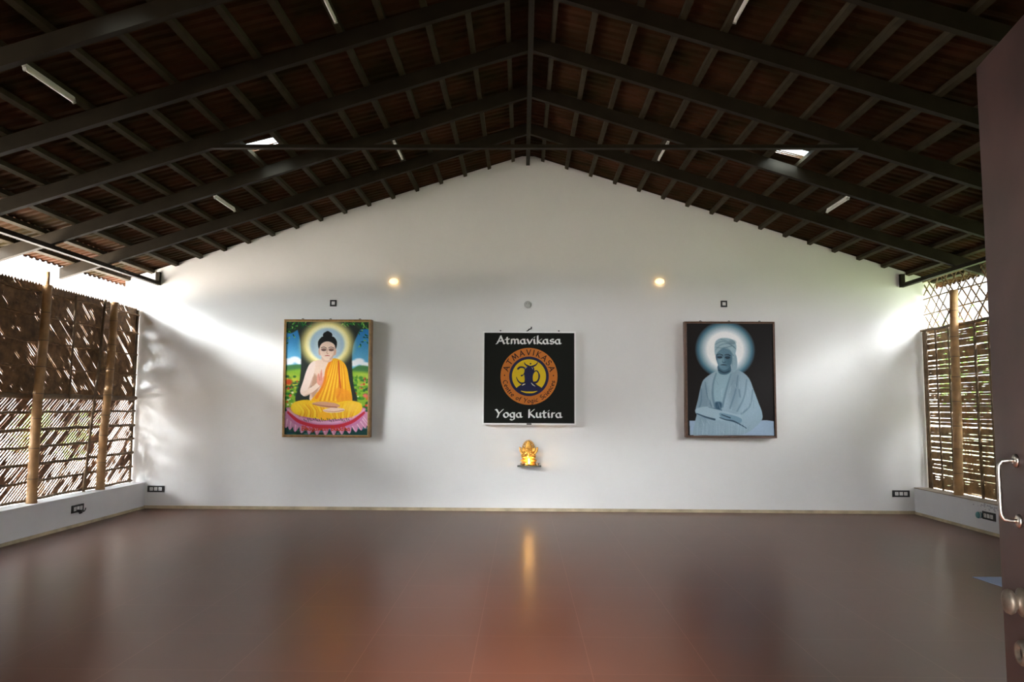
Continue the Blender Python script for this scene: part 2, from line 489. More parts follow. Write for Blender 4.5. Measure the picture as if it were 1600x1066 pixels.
struct('wall_left_near', box(BM(), -XS - .02, -XS, YF, 6.6, ZL + .001, 2.9), M_SLAT_A)  # unseen solid panel, added in place of the mat to cut side light
struct('wall_right_near', box(BM(), XS, XS + .02, YF, 7.9, ZL + .001, 2.62), M_SLAT_A)  # likewise on the right: added out of view to block side light
child('lower_mat', diag_mat(-XS, y0, y1, ZL + .01, 1.58, math.radians(39), .036, w_lower, 3, -1), M_SLAT_B, t)
child('upper_mat', diag_mat(-XS, y0, y1, 1.56, 2.90, math.radians(-40), .034, w_upper, 8, -1), M_SLAT_A, t)
rnd = random.Random(2)
for z, r in ((.40, .018), (.60, .017), (.80, .020), (1.00, .018), (1.20, .022), (1.40, .017), (1.585, .032)):
    bm = BM(); n = 24
    tube(bm, [(-XS + .022, y0 + (y1-y0)*i/n, z + rnd.uniform(-.006, .006)) for i in range(n+1)], r, 8)
    child('rail', bm, M_RAIL, t, True)
for z, r in ((1.92, .012), (2.22, .013), (2.52, .012), (2.80, .014)):
    bm = BM(); n = 24
    tube(bm, [(-XS + .02, y0 + (y1-y0)*i/n, z + rnd.uniform(-.012, .012)) for i in range(n+1)], r, 8)
    child('rail', bm, M_SLAT_A, t, True)
bm = BM(); tube(bm, [(-XS + .055, 9.66, ZL), (-XS + .055, 9.76, 1.3), (-XS + .055, 9.86, 2.0), (-XS + .055, 9.93, 2.9)], [.020, .019, .018, .015], 8)
child('thin_stake', bm, M_RAIL, t, True)
bm = BM(); tube(bm, [(-XS + .05, 9.25, 1.5), (-XS + .05, 9.27, 2.3), (-XS + .05, 9.28, 2.86)], .014, 8)
child('thin_stake', bm, M_RAIL, t, True)
bm = BM(); tube(bm, [(-XS + .012, D - .04, ZL), (-XS + .012, D - .04, 1.6), (-XS + .012, D - .035, 2.88)], .02, 8)
child('edge_pole', bm, M_RAIL, t, True)

# right side: horizontal slat mat below, open diamond lattice above
y0 = 7.9
t = empty('bamboo_screen', (XS, 5.9, ZL))
tag(t, 'golden brown bamboo screen with horizontal slats on the right low wall', 'screen', 'bamboo screens')
rnd = random.Random(21)
bm = BM(); z = ZL + .015
while z < 2.60:
    p = rnd.uniform(.020, .036)
    n, cur, ws = 130, 1.1, []
    for i in range(n):
        if cur > 1 and rnd.random() < .085: cur = rnd.choice((.68, .76, .82, .88))
        elif cur < 1 and rnd.random() < .28: cur = 1.1
        ws.append(p * cur)
    j = rnd.uniform(-.006, .006)
    strip(bm, (y0, z + j), (y1, z + j + rnd.uniform(-.01, .01)), ws, XS + rnd.uniform(0, .006), .003, 0, 1)
    z += p
child('slat_mat', bm, M_SLAT_C, t)
for y, lean, r in ((10.80, .0, .018), (10.52, .03, .014), (10.25, -.02, .012), (9.62, .02, .018), (9.33, .02, .016), (9.0, 0, .016)):
    bm = BM(); tube(bm, [(XS - .022, y, ZL), (XS - .022, y + lean*.5 + .008, 1.4), (XS - .022, y + lean, 2.62)], r, 8)
    child('thin_stake', bm, M_RAIL, t, True)
bm = BM(); tube(bm, [(XS - .03, y0 + (y1-y0)*i/12, 2.615 + rnd.uniform(-.008, .008)) for i in range(13)], .022, 8)
child('rail', bm, M_RAIL, t, True)
bm = BM(); tube(bm, [(XS - .012, D - .035, ZL), (XS - .012, D - .035, 2.62)], .02, 8)
child('edge_pole', bm, M_RAIL, t, True)

y0 = YF + .01
t = empty('bamboo_lattice', (XS + .02, 5.9, 2.63))
tag(t, 'open diamond lattice of thin bamboo strips above the right screen', 'lattice')
for sg in (1, -1):
    bm = BM(); rnd = random.Random(40 + sg)
    yy = y0 - 1
    while yy < y1 + 1:
        a = sg * math.radians(48 + rnd.gauss(0, 4))
        c = clip_line(yy, 2.64, math.cos(a), math.sin(a), y0, y1, 2.64, 3.36)
        if sg < 0: c = clip_line(yy, 3.36, math.cos(a), math.sin(a), y0, y1, 2.64, 3.36)
        zb = 2.64 if sg > 0 else 3.36
        if c and c[1] - c[0] > .1:
            strip(bm, (yy + c[0]*math.cos(a), zb + c[0]*math.sin(a)), (yy + c[1]*math.cos(a), zb + c[1]*math.sin(a)), [.022*rnd.uniform(.8, 1.2) for _ in range(5)], XS + .03 + sg*.006, .004, 0, 1)
        yy += .20 * rnd.uniform(.82, 1.18)
    child('strip_layer', bm, M_LATT, t)
for z in (2.86, 3.08, 3.33):
    bm = BM(); tube(bm, [(XS + .022, y0 + (y1-y0)*i/16, z + rnd.uniform(-.015, .015)) for i in range(17)], .010, 8)
    child('rail', bm, M_LATT, t, True)

# big bamboo poles on the ledges
def pole(x, ya, yb, za, zb, r, lab, seed, tip=None):
    rnd = random.Random(seed); bm = BM()
    n = 9; zs = [za]
    while zs[-1] < zb - .12: zs.append(min(zb, zs[-1] + rnd.uniform(.26, .36)))
    zs[-1] = zb
    cx = lambda z: (x + .006*math.sin(z*3 + seed), ya + (yb - ya)*(z - za)/(zb - za) + .008*math.sin(z*2.3 + seed))
    pts, rr = [], []
    for i, z in enumerate(zs):
        for dz, f in ((-.03, .985), (-.012, 1.07), (.0, 1.0), (.012, 1.06), (.03, .985)):
            q = z + dz
            if q < za or q > zb: continue
            pts.append((*cx(q), q)); rr.append(r * f * (1 - .12*(q - za)/(zb - za)))
    tube(bm, pts, rr, 18)
    t = tag(obj('bamboo_pole', bm, M_BAMBOO, smooth=True), lab, 'bamboo pole', 'bamboo poles on the low walls')
    for z in zs[1:-1]:
        c = cx(z); k = r * 1.075 * (1 - .12*(z - za)/(zb - za))
        jm = BM(); tube(jm, [(*c, z - .006), (*c, z + .006)], k, 18, False); obj('joint', jm, M_NODE, t, True)
    if tip:
        bm = BM(); c = cx(zb); tube(bm, [(*c, zb + .001), (c[0] - .01, c[1] + .01, zb + tip)], .02, 8); obj('split_tip', bm, M_BAMBOO, t, True)
    return t
pole(-5.625, 8.53, 8.60, ZL, 2.88, .056, 'thick bamboo pole on the left ledge, the one nearer the camera', 1, .16)
pole(-5.625, 9.93, 10.06, ZL, 2.88, .056, 'thick bamboo pole on the left ledge, the one nearer the gable wall', 2)
pole(5.63, 10.0, 9.90, ZL, 3.06, .058, 'thick bamboo pole on the right ledge in front of the slat screen', 3)

# ------------------------------------------------------------------ strokes, letters and painting
def arc(cx, cy, rx, ry, a0, a1, n=12):
    return [(cx + rx*math.cos(math.radians(a0 + (a1-a0)*i/n)), cy + ry*math.sin(math.radians(a0 + (a1-a0)*i/n))) for i in range(n+1)]
GL = {
 'A': (.86, [[(-.04, 0), (.06, .04), (.44, 1)], [(.40, 1.02), (.80, 0), (.90, .03)], [(.12, .33), (.72, .36)]]),
 'B': (.68, [[(.12, 0), (.12, 1)], [(.05, 1)] + arc(.28, .76, .30, .24, 90, -90, 8) + arc(.30, .26, .34, .26, 90, -90, 8) + [(.05, 0)]]),
 'C': (.85, [arc(.48, .5, .44, .5, 50, 310)]),
 'I': (.30, [[(.14, 0), (.14, 1)]]),
 'K': (.76, [[(.14, -.02), (.14, 1)], [(.66, 1), (.18, .5)], [(.18, .52), (.42, .3), (.74, -.02)]]),
 'M': (1.02, [[(.02, 0), (.20, 1)], [(.20, 1), (.5, .16)], [(.5, .16), (.80, 1)], [(.80, 1), (.98, 0)]]),
 'S': (.66, [arc(.34, .76, .27, .24, 35, 265, 9) + arc(.33, .26, .31, .26, 85, -150, 9)]),
 'T': (.80, [[(.4, 0), (.4, 1)], [(.0, .96), (.8, 1.0)]]),
 'V': (.80, [[(.02, 1), (.4, 0)], [(.4, 0), (.8, 1)]]),
 'Y': (.78, [[(.02, 1), (.12, .98), (.38, .48)], [(.82, 1), (.38, .48), (.22, -.02)]]),
 'a': (.66, [arc(.28, .29, .25, .29, 50, 330), [(.46, .60), (.47, .16), (.52, .02), (.64, .04)]]),
 'c': (.54, [arc(.30, .30, .26, .30, 50, 310)]),
 'd': (.62, [arc(.28, .29, .25, .29, 30, 330), [(.5, 1), (.5, 0)]]),
 'e': (.58, [[(.06, .30), (.50, .36)] + arc(.29, .31, .25, .30, 15, 310)]),
 'f': (.40, [arc(.36, .82, .18, .18, 60, 180, 6) + [(.18, 0)], [(.0, .56), (.38, .60)]]),
 'g': (.62, [arc(.28, .31, .24, .28, 40, 330), [(.48, .60), (.48, -.12)] + arc(.26, -.14, .22, .20, 0, -150, 8)]),
 'h': (.62, [[(.12, 0), (.12, 1)], [(.12, .4)] + arc(.32, .40, .20, .20, 170, 0, 7) + [(.52, 0)]]),
 'i': (.28, [[(.10, .60), (.13, .06), (.24, .02)], [(.11, .84), (.15, .88)]]),
 'k': (.62, [[(.12, 0), (.12, 1.05)], [(.52, .60), (.14, .30)], [(.16, .32), (.36, .14), (.60, 0)]]),
 'm': (.98, [[(.10, 0), (.12, .60)], [(.12, .40)] + arc(.30, .40, .17, .20, 170, 0, 7) + [(.48, 0)], [(.48, .40)] + arc(.66, .40, .17, .20, 170, 0, 7) + [(.84, .06), (.94, .02)]]),
 'n': (.62, [[(.10, 0), (.12, .60)], [(.12, .38)] + arc(.32, .40, .20, .20, 170, 0, 7) + [(.52, 0)]]),
 'o': (.62, [arc(.30, .30, .25, .30, 0, 360, 16)]),
 'r': (.46, [[(.12, 0), (.13, .60)], [(.13, .42), (.24, .56), (.40, .56)]]),
 's': (.50, [arc(.26, .45, .19, .15, 40, 265, 8) + arc(.25, .155, .21, .155, 85, -150, 8)]),
 't': (.48, [[(.18, .84), (.19, .14)] + arc(.32, .13, .13, .13, 190, 300, 5), [(.0, .56), (.42, .60)]]),
 'u': (.62, [[(.10, .60), (.10, .22)] + arc(.29, .20, .19, .19, 180, 340, 7), [(.48, .60), (.50, .04), (.60, .02)]]),
 'v': (.60, [[(.02, .60), (.28, 0)], [(.28, 0), (.56, .62)]]),
 'w': (.86, [[(.02, .60), (.22, 0)], [(.22, 0), (.42, .56)], [(.42, .56), (.62, 0)], [(.62, 0), (.84, .62)]]),
 ' ': (.50, []),
}
def hull(pts):
    pts = sorted(set((round(p[0], 6), round(p[1], 6)) for p in pts))
    def half(ps):
        h = []
        for p in ps:
            while len(h) > 1 and (h[-1][0]-h[-2][0])*(p[1]-h[-2][1]) - (h[-1][1]-h[-2][1])*(p[0]-h[-2][0]) <= 0: h.pop()
            h.append(p)
        return h
    a, b = half(pts), half(pts[::-1])
    return a[:-1] + b[:-1]
def text_width(txt, sp=.08): return sum(GL[c][0] + sp for c in txt) - sp
def text_polys(txt, height, nib=.17, ang=40, thin=.05, sp=.08):
    """convex pieces of the letters, baseline at 0, starting at x = 0; one list per letter with its centre"""
    c, s = math.cos(math.radians(ang)), math.sin(math.radians(ang))
    N = [(a*c*nib/2 - b*s*thin/2, a*s*nib/2 + b*c*thin/2) for a, b in ((-1, -1), (1, -1), (1, 1), (-1, 1))]
    x = 0; out = []
    for ch in txt:
        w, strokes = GL[ch]; L = []
        for st in strokes:
            for p, q in zip(st, st[1:]):
                h = hull([(p[0]+n[0], p[1]+n[1]) for n in N] + [(q[0]+n[0], q[1]+n[1]) for n in N])
                L.append([((u - w/2)*height, v*height) for u, v in h])
        out.append((x + w/2, L)); x += w + sp
    return [(cx*height, L) for cx, L in out], (x - sp)*height
def taper_polys(pts, widths):
    """a smooth tapering stroke as convex pieces"""
    out = []
    for (p, a), (q, b) in zip(zip(pts, widths), list(zip(pts, widths))[1:]):
        out.append(hull([(p[0] + a/2*math.cos(t*PI/5), p[1] + a/2*math.sin(t*PI/5)) for t in range(10)] + [(q[0] + b/2*math.cos(t*PI/5), q[1] + b/2*math.sin(t*PI/5)) for t in range(10)]))
    return out
def spline(pts, n=6, closed=True):
    P = [np.array(p, float) for p in pts]; out = []; m = len(P)
    for i in range(m if closed else m-1):
        if closed: a, b, c, d = P[i-1], P[i], P[(i+1) % m], P[(i+2) % m]
        else: a, b, c, d = P[max(i-1, 0)], P[i], P[i+1], P[min(i+2, m-1)]
        for k in range(n):
            t = k/n
            out.append(tuple(.5*((2*b) + (c-a)*t + (2*a-5*b+4*c-d)*t*t + (3*b-a-3*c+d)*t**3)))
    if not closed: out.append(tuple(P[-1]))
    return out

class Canvas:
    """a small numpy painter: coordinates are given in a box x0..x1, y0..y1 (y down)"""
    def __init__(self, x0, x1, y0, y1, w, h, ss=2):
        self.W, self.H, self.ss = w*ss, h*ss, ss
        xs = x0 + (np.arange(self.W) + .5)/self.W*(x1-x0); ys = y0 + (np.arange(self.H) + .5)/self.H*(y1-y0)
        self.X, self.Y = np.meshgrid(xs, ys); self.px = (x1-x0)/self.W
        self.C = np.zeros((self.H, self.W, 3)); self.rng = np.random.default_rng(4)
    def blur(self, m, r):
        k = int(max(1, r/self.px*1.5)); s = r/self.px/1.6 + 1e-6
        g = np.exp(-.5*(np.arange(-k, k+1)/s)**2); g /= g.sum()
        p = np.pad(m, k, mode='edge')
        p = np.apply_along_axis(lambda v: np.convolve(v, g, 'valid'), 0, p)
        return np.apply_along_axis(lambda v: np.convolve(v, g, 'valid'), 1, p)
    def polymask(self, pts):
        m = np.zeros((self.H, self.W), bool); n = len(pts)
        for i in range(n):
            (x1, y1), (x2, y2) = pts[i], pts[(i+1) % n]
            if y1 == y2: continue
            c = ((self.Y < y1) != (self.Y < y2)) & (self.X < (x2-x1)*(self.Y-y1)/(y2-y1) + x1)
            m ^= c
        return m.astype(float)
    def put(self, m, col, a=1.0):
        col = np.array(col, float)/255
        self.C = self.C*(1 - (m*a)[..., None]) + col*(m*a)[..., None]
    def poly(self, pts, col, soft=0, a=1.0, clip=None):
        m = self.polymask(pts)
        if soft: m = self.blur(m, soft)
        if clip is not None: m = m*clip
        self.put(m, col, a); return m
    def blob(self, pts, col, soft=0, a=1.0, clip=None): return self.poly(spline(pts), col, soft, a, clip)
    def ell(self, cx, cy, rx, ry, col, soft=0, a=1.0, clip=None):
        d = np.sqrt(((self.X-cx)/rx)**2 + ((self.Y-cy)/ry)**2)
        m = np.clip((1 + soft - d)/(2*soft), 0, 1) if soft else (d < 1).astype(float)
        m = m*m*(3-2*m)
        if clip is not None: m = m*clip
        self.put(m, col, a); return m
    def line(self, pts, w, col, a=1.0, soft=0, clip=None):
        pts = spline(pts, 5, False) if len(pts) > 2 else pts
        w = w if isinstance(w, (list, tuple)) else [w, w]
        m = np.zeros((self.H, self.W)); n = len(pts) - 1
        for i in range(n):
            p, q = np.array(pts[i]), np.array(pts[i+1]); d = q-p; L = d@d + 1e-9
            t = np.clip(((self.X-p[0])*d[0] + (self.Y-p[1])*d[1])/L, 0, 1)
            f = (i + t)/n; ww = w[0] + (w[-1]-w[0])*f if len(w) == 2 else np.interp(f, np.linspace(0, 1, len(w)), w)
            dist = np.hypot(self.X-p[0]-t*d[0], self.Y-p[1]-t*d[1])
            m = np.maximum(m, np.clip((ww/2 - dist)/max(soft, self.px) + .5, 0, 1))
        if clip is not None: m = m*clip
        self.put(m, col, a)
    def grain(self, amp, s):
        n = self.blur(self.rng.standard_normal((self.H, self.W)), s); n /= n.std() + 1e-9
        self.C = np.clip(self.C*(1 + amp*n)[..., None], 0, 1)
    def result(self):
        s = self.ss
        c = self.C.reshape(self.H//s, s, self.W//s, s, 3).mean((1, 3))
        return np.where(c <= .04045, c/12.92, ((c + .055)/1.055)**2.4)
def print_mesh(name, img, w, h, m, parent, y):
    """a flat printed sheet w by h in the xz plane facing -y, coloured per vertex"""
    H, Wd = img.shape[:2]
    xs, zs = np.linspace(-w/2, w/2, Wd), np.linspace(h, 0, H)
    X, Z = np.meshgrid(xs, zs)
    V = np.stack([X.ravel(), np.full(X.size, y), Z.ravel()], 1)
    idx = np.arange(H*Wd).reshape(H, Wd)
    Fc = np.stack([idx[:-1, :-1].ravel(), idx[1:, :-1].ravel(), idx[1:, 1:].ravel(), idx[:-1, 1:].ravel()], 1)
    me = bpy.data.meshes.new(name); me.from_pydata(V.tolist(), [], Fc.tolist())
    at = me.color_attributes.new('print', 'FLOAT_COLOR', 'POINT')
    at.data.foreach_set('color', np.concatenate([img.reshape(-1, 3), np.ones((H*Wd, 1))], 1).ravel().astype(np.float32))
    me.materials.append(m); me.update()
    o = bpy.data.objects.new(name, me); COL.objects.link(o); o.parent = parent
    return o

def paint_sage():
    c = Canvas(0, 560, 0, 775, 240, 330)
    X, Y = c.X, c.Y
    g = np.clip(Y/330, 0, 1)[..., None]
    c.C = np.array([22, 104, 176])/255*(1-g) + np.array([120, 196, 222])/255*g
    # clouds, hills and meadow
    for x, y, rx, ry in ((20, 275, 40, 22), (60, 260, 36, 20), (95, 275, 30, 18), (460, 285, 34, 20), (495, 272, 36, 22), (535, 292, 30, 16)): c.ell(x, y, rx, ry, (236, 240, 244), .35)
    c.blob([(-20, 320), (60, 296), (140, 300), (260, 330), (420, 330), (500, 300), (580, 320), (590, 420), (-20, 420)], (70, 120, 70), 5)
    c.poly([(-5, 340), (100, 325), (300, 340), (420, 335), (565, 350), (565, 780), (-5, 780)], (136, 178, 52), 10)
    c.ell(30, 420, 80, 50, (206, 204, 70), .5, .8); c.ell(520, 400, 70, 50, (190, 204, 84), .5, .7)
    r = random.Random(3)
    for i in range(120):
        x = r.choice((r.uniform(-5, 110), r.uniform(450, 565))); y = r.uniform(370, 640)
        c.ell(x, y, r.uniform(6, 20), r.uniform(5, 13), r.choice(((24, 88, 40), (40, 120, 44), (90, 150, 40), (18, 66, 48), (150, 180, 60))), .5, .8)
    for i in range(44):
        x = r.choice((r.uniform(-5, 90), r.uniform(470, 565))); y = r.uniform(380, 640)
        c.ell(x, y, r.uniform(4, 9), r.uniform(4, 8), r.choice(((206, 62, 30), (226, 120, 110), (240, 236, 214), (214, 84, 44))), .5, .9)
    c.ell(22, 415, 24, 20, (196, 70, 26), .5); c.ell(540, 505, 16, 14, (222, 110, 100), .5)
    c.poly([(-5, 600), (565, 600), (565, 780), (-5, 780)], (24, 66, 62), 20)
    for i in range(60): c.ell(r.uniform(0, 560), r.uniform(690, 775), r.uniform(8, 26), r.uniform(4, 9), r.choice(((30, 90, 110), (20, 50, 70), (60, 120, 90), (110, 160, 170))), .5, .6)
    # great dark tree
    c.poly(spline([(60, -20), (78, 60), (98, 150), (104, 300), (92, 440), (70, 540), (140, 600), (430, 600), (486, 540), (462, 440), (448, 300), (452, 170), (490, 70), (520, -20)]), (38, 44, 40), 4)
    c.blob([(-10, -10), (90, -10), (120, 30), (70, 60), (30, 80), (-10, 60)], (34, 52, 36), 4)
    c.blob([(460, -10), (570, -10), (570, 40), (520, 50), (480, 40)], (40, 60, 40), 4)
    for i in range(16): c.line([(r.uniform(110, 440), r.uniform(-5, 60)), (r.uniform(110, 440), 200), (r.uniform(100, 450), 420)], 3, r.choice(((62, 66, 60), (26, 30, 28))), .6, 2)
    for i in range(85):
        x, y = r.choice(((r.uniform(0, 60), r.uniform(0, 150)), (r.uniform(50, 190), r.uniform(0, 34)), (r.uniform(490, 560), r.uniform(0, 170)), (r.uniform(380, 560), r.uniform(-4, 22))))
        a = r.uniform(0, PI); L = r.uniform(8, 20)
        c.line([(x, y), (x + L*math.cos(a), y + L*math.sin(a))], [9, 3], r.choice(((30, 110, 44), (76, 160, 60), (20, 74, 40), (128, 190, 84))), .95, 1)
    # halo
    c.ell(278, 152, 172, 158, (250, 236, 150), .22); c.ell(278, 152, 140, 130, (252, 248, 206), .12)
    c.ell(278, 156, 116, 112, (178, 206, 220), .10); c.ell(278, 165, 84, 88, (206, 222, 226), .2, .8)
    # lotus seat
    for i in range(17):
        a = PI*(1 - i/16); x, y = 276 + 262*math.cos(a), 650 + 80*math.sin(a)
        dx = math.cos(a)*.8
        c.blob([(x-26, y-30), (x+26, y-30), (x + 24*dx + 18, y + 20), (x + 34*dx, y + 48), (x + 24*dx - 18, y + 20)], (206, 142, 178), 1.5)
        c.line([(x-16, y-10), (x + 30*dx, y + 42)], [9, 3], (240, 206, 222), .8, 2)
    c.blob([(14, 610), (60, 585), (490, 585), (540, 610), (500, 690), (400, 726), (276, 736), (150, 726), (50, 690)], (204, 128, 172), 2)
    c.line([(26, 622), (90, 680), (190, 712), (276, 718), (370, 712), (460, 680), (530, 622)], [20, 24, 20], (206, 40, 56), .9, 3)
    c.line([(22, 604), (90, 654), (190, 684), (276, 690), (370, 684), (460, 654), (532, 604)], [14, 16, 14], (226, 170, 204), .9, 3)
    # torso and bare arm
    skin, shade = (236, 206, 186), (190, 140, 112)
    c.blob([(196, 276), (236, 262), (250, 240), (310, 240), (322, 262), (380, 290), (400, 420), (380, 560), (180, 560), (176, 440), (160, 380)], skin, 1)
    c.blob([(178, 360), (216, 380), (226, 450), (200, 520), (176, 500)], shade, 8, .8)
    c.blob([(200, 274), (164, 290), (140, 340), (120, 410), (102, 470), (110, 500), (136, 506), (160, 480), (176, 430), (190, 370)], (240, 216, 204), 1.5)
    c.line([(186, 380), (168, 440), (150, 486)], [5, 12], shade, .6, 5)
    c.blob([(108, 486), (130, 512), (180, 490), (236, 440), (252, 424), (230, 404), (190, 440), (140, 470)], (238, 210, 194), 1.5)
    c.line([(132, 508), (190, 484), (240, 440)], 5, shade, .6, 4)
    c.blob([(216, 424), (212, 392), (218, 360), (226, 356), (230, 380), (234, 352), (242, 326), (248, 352), (250, 386), (258, 372), (262, 386), (250, 430), (236, 440)], (232, 160, 140), 1)
    c.line([(226, 362), (230, 404)], 3, (176, 90, 74), .7, 1.5); c.line([(242, 350), (240, 404)], 3, (176, 90, 74), .6, 1.5)
    # robe
    c.blob([(300, 262), (340, 252), (388, 276), (414, 320), (430, 400), (452, 520), (440, 570), (330, 572), (180, 560), (204, 500), (240, 460), (262, 400), (268, 330)], (242, 176, 36), 1.5)
    c.line([(306, 262), (276, 340), (262, 420), (212, 520)], [14, 20], (232, 124, 30), .8, 5)
    for i in range(13):
        f = i/12
        c.line([(318 + 70*f, 268 + 20*f), (290 + 110*f, 380), (236 + 180*f, 540)], [3, 7], ((216, 120, 24), (252, 212, 72))[i % 2], .75, 4)
    c.line([(356, 270), (362, 360), (372, 470), (352, 520)], [8, 14], (206, 78, 30), .85, 4)
    c.blob([(340, 460), (420, 470), (452, 520), (430, 560), (360, 560)], (240, 152, 40), 5, .8)
    # folded legs
    c.blob([(40, 590), (66, 552), (150, 536), (240, 560), (276, 580), (330, 560), (420, 540), (500, 552), (520, 590), (490, 634), (400, 660), (280, 668), (160, 656), (70, 632)], (246, 196, 40), 1.5)
    for i in range(14):
        f = i/13
        c.line([(70 + 190*f, 560 + 10*math.sin(f*3)), (110 + 170*f, 610), (100 + 190*f, 650)], [3, 8], ((226, 140, 24), (252, 224, 90), (214, 104, 30))[i % 3], .6, 4)
        c.line([(300 + 200*f, 570 - 14*math.sin(f*3)), (290 + 190*f, 610), (310 + 150*f, 656)], [3, 8], ((232, 140, 30), (254, 222, 90), (236, 150, 70))[i % 3], .6, 4)
    c.ell(84, 592, 44, 36, (254, 222, 60), .6, .7); c.ell(460, 585, 52, 36, (252, 206, 80), .6, .7)
    c.blob([(180, 562), (240, 548), (330, 556), (372, 576), (330, 590), (250, 584)], (214, 158, 130), 1.5)
    c.blob([(256, 606), (320, 588), (392, 594), (402, 606), (370, 620), (290, 622)], (240, 208, 190), 1.5)
    c.line([(190, 566), (280, 580), (350, 586)], [4, 8], (140, 70, 50), .7, 3); c.line([(262, 610), (330, 616), (396, 606)], [3, 6], (170, 90, 60), .6, 3)
    c.blob([(238, 620), (300, 628), (316, 660), (276, 676), (232, 664)], (246, 180, 40), 2)
    for i in range(24): c.line([(130 + 13*i, 668 + 8*math.sin(i*1.9)), (136 + 13*i, 680 + 6*math.sin(i))], [6, 3], (40, 76, 40), .8, 2)
    # neck and head
    c.blob([(250, 218), (308, 218), (314, 262), (280, 280), (244, 262)], (226, 190, 166), 1.5)
    c.line([(248, 246), (280, 258), (312, 246)], 5, (176, 120, 90), .6, 3)
    c.ell(229, 205, 9, 26, (226, 180, 156), .2); c.ell(331, 205, 9, 26, (226, 180, 156), .2)
    c.blob([(228, 176), (236, 140), (280, 124), (324, 140), (332, 176), (326, 224), (304, 256), (280, 266), (256, 256), (234, 224)], (240, 212, 192), 1)
    c.line([(330, 170), (324, 224), (300, 256)], [6, 12], (196, 148, 120), .55, 6)
    c.blob([(222, 186), (216, 140), (236, 108), (256, 100), (280, 96), (304, 100), (326, 108), (344, 140), (338, 186), (328, 160), (306, 142), (280, 136), (254, 142), (234, 160)], (18, 22, 22), 1)
    c.ell(280, 92, 32, 24, (18, 22, 22), .08); c.ell(280, 76, 15, 12, (22, 26, 26), .1)
    for x in (256, 306):
        c.line([(x-18, 180), (x, 174), (x+18, 182)], [4, 4], (70, 44, 36), .9, 2)
        c.ell(x, 192, 17, 9, (120, 78, 66), .4, .8); c.line([(x-15, 194), (x, 199), (x+15, 194)], 4, (40, 26, 24), .9, 2)
    c.line([(280, 188), (277, 216), (286, 219)], [3, 4], (176, 116, 92), .8, 2)
    c.line([(264, 234), (280, 232), (297, 234)], [3, 6, 3], (176, 60, 56), .9, 2)
    # lettering along the bottom of the print
    L, w = text_polys('Bhagawan Buddha', 30, .20, 35, .09)
    x0 = 278 - w/2
    for cx, polys in L:
        for p in polys: c.poly([(x0 + cx + a, 744 - b) for a, b in p], (206, 62, 26))
    c.grain(.012, 2.0)
    return c.result()

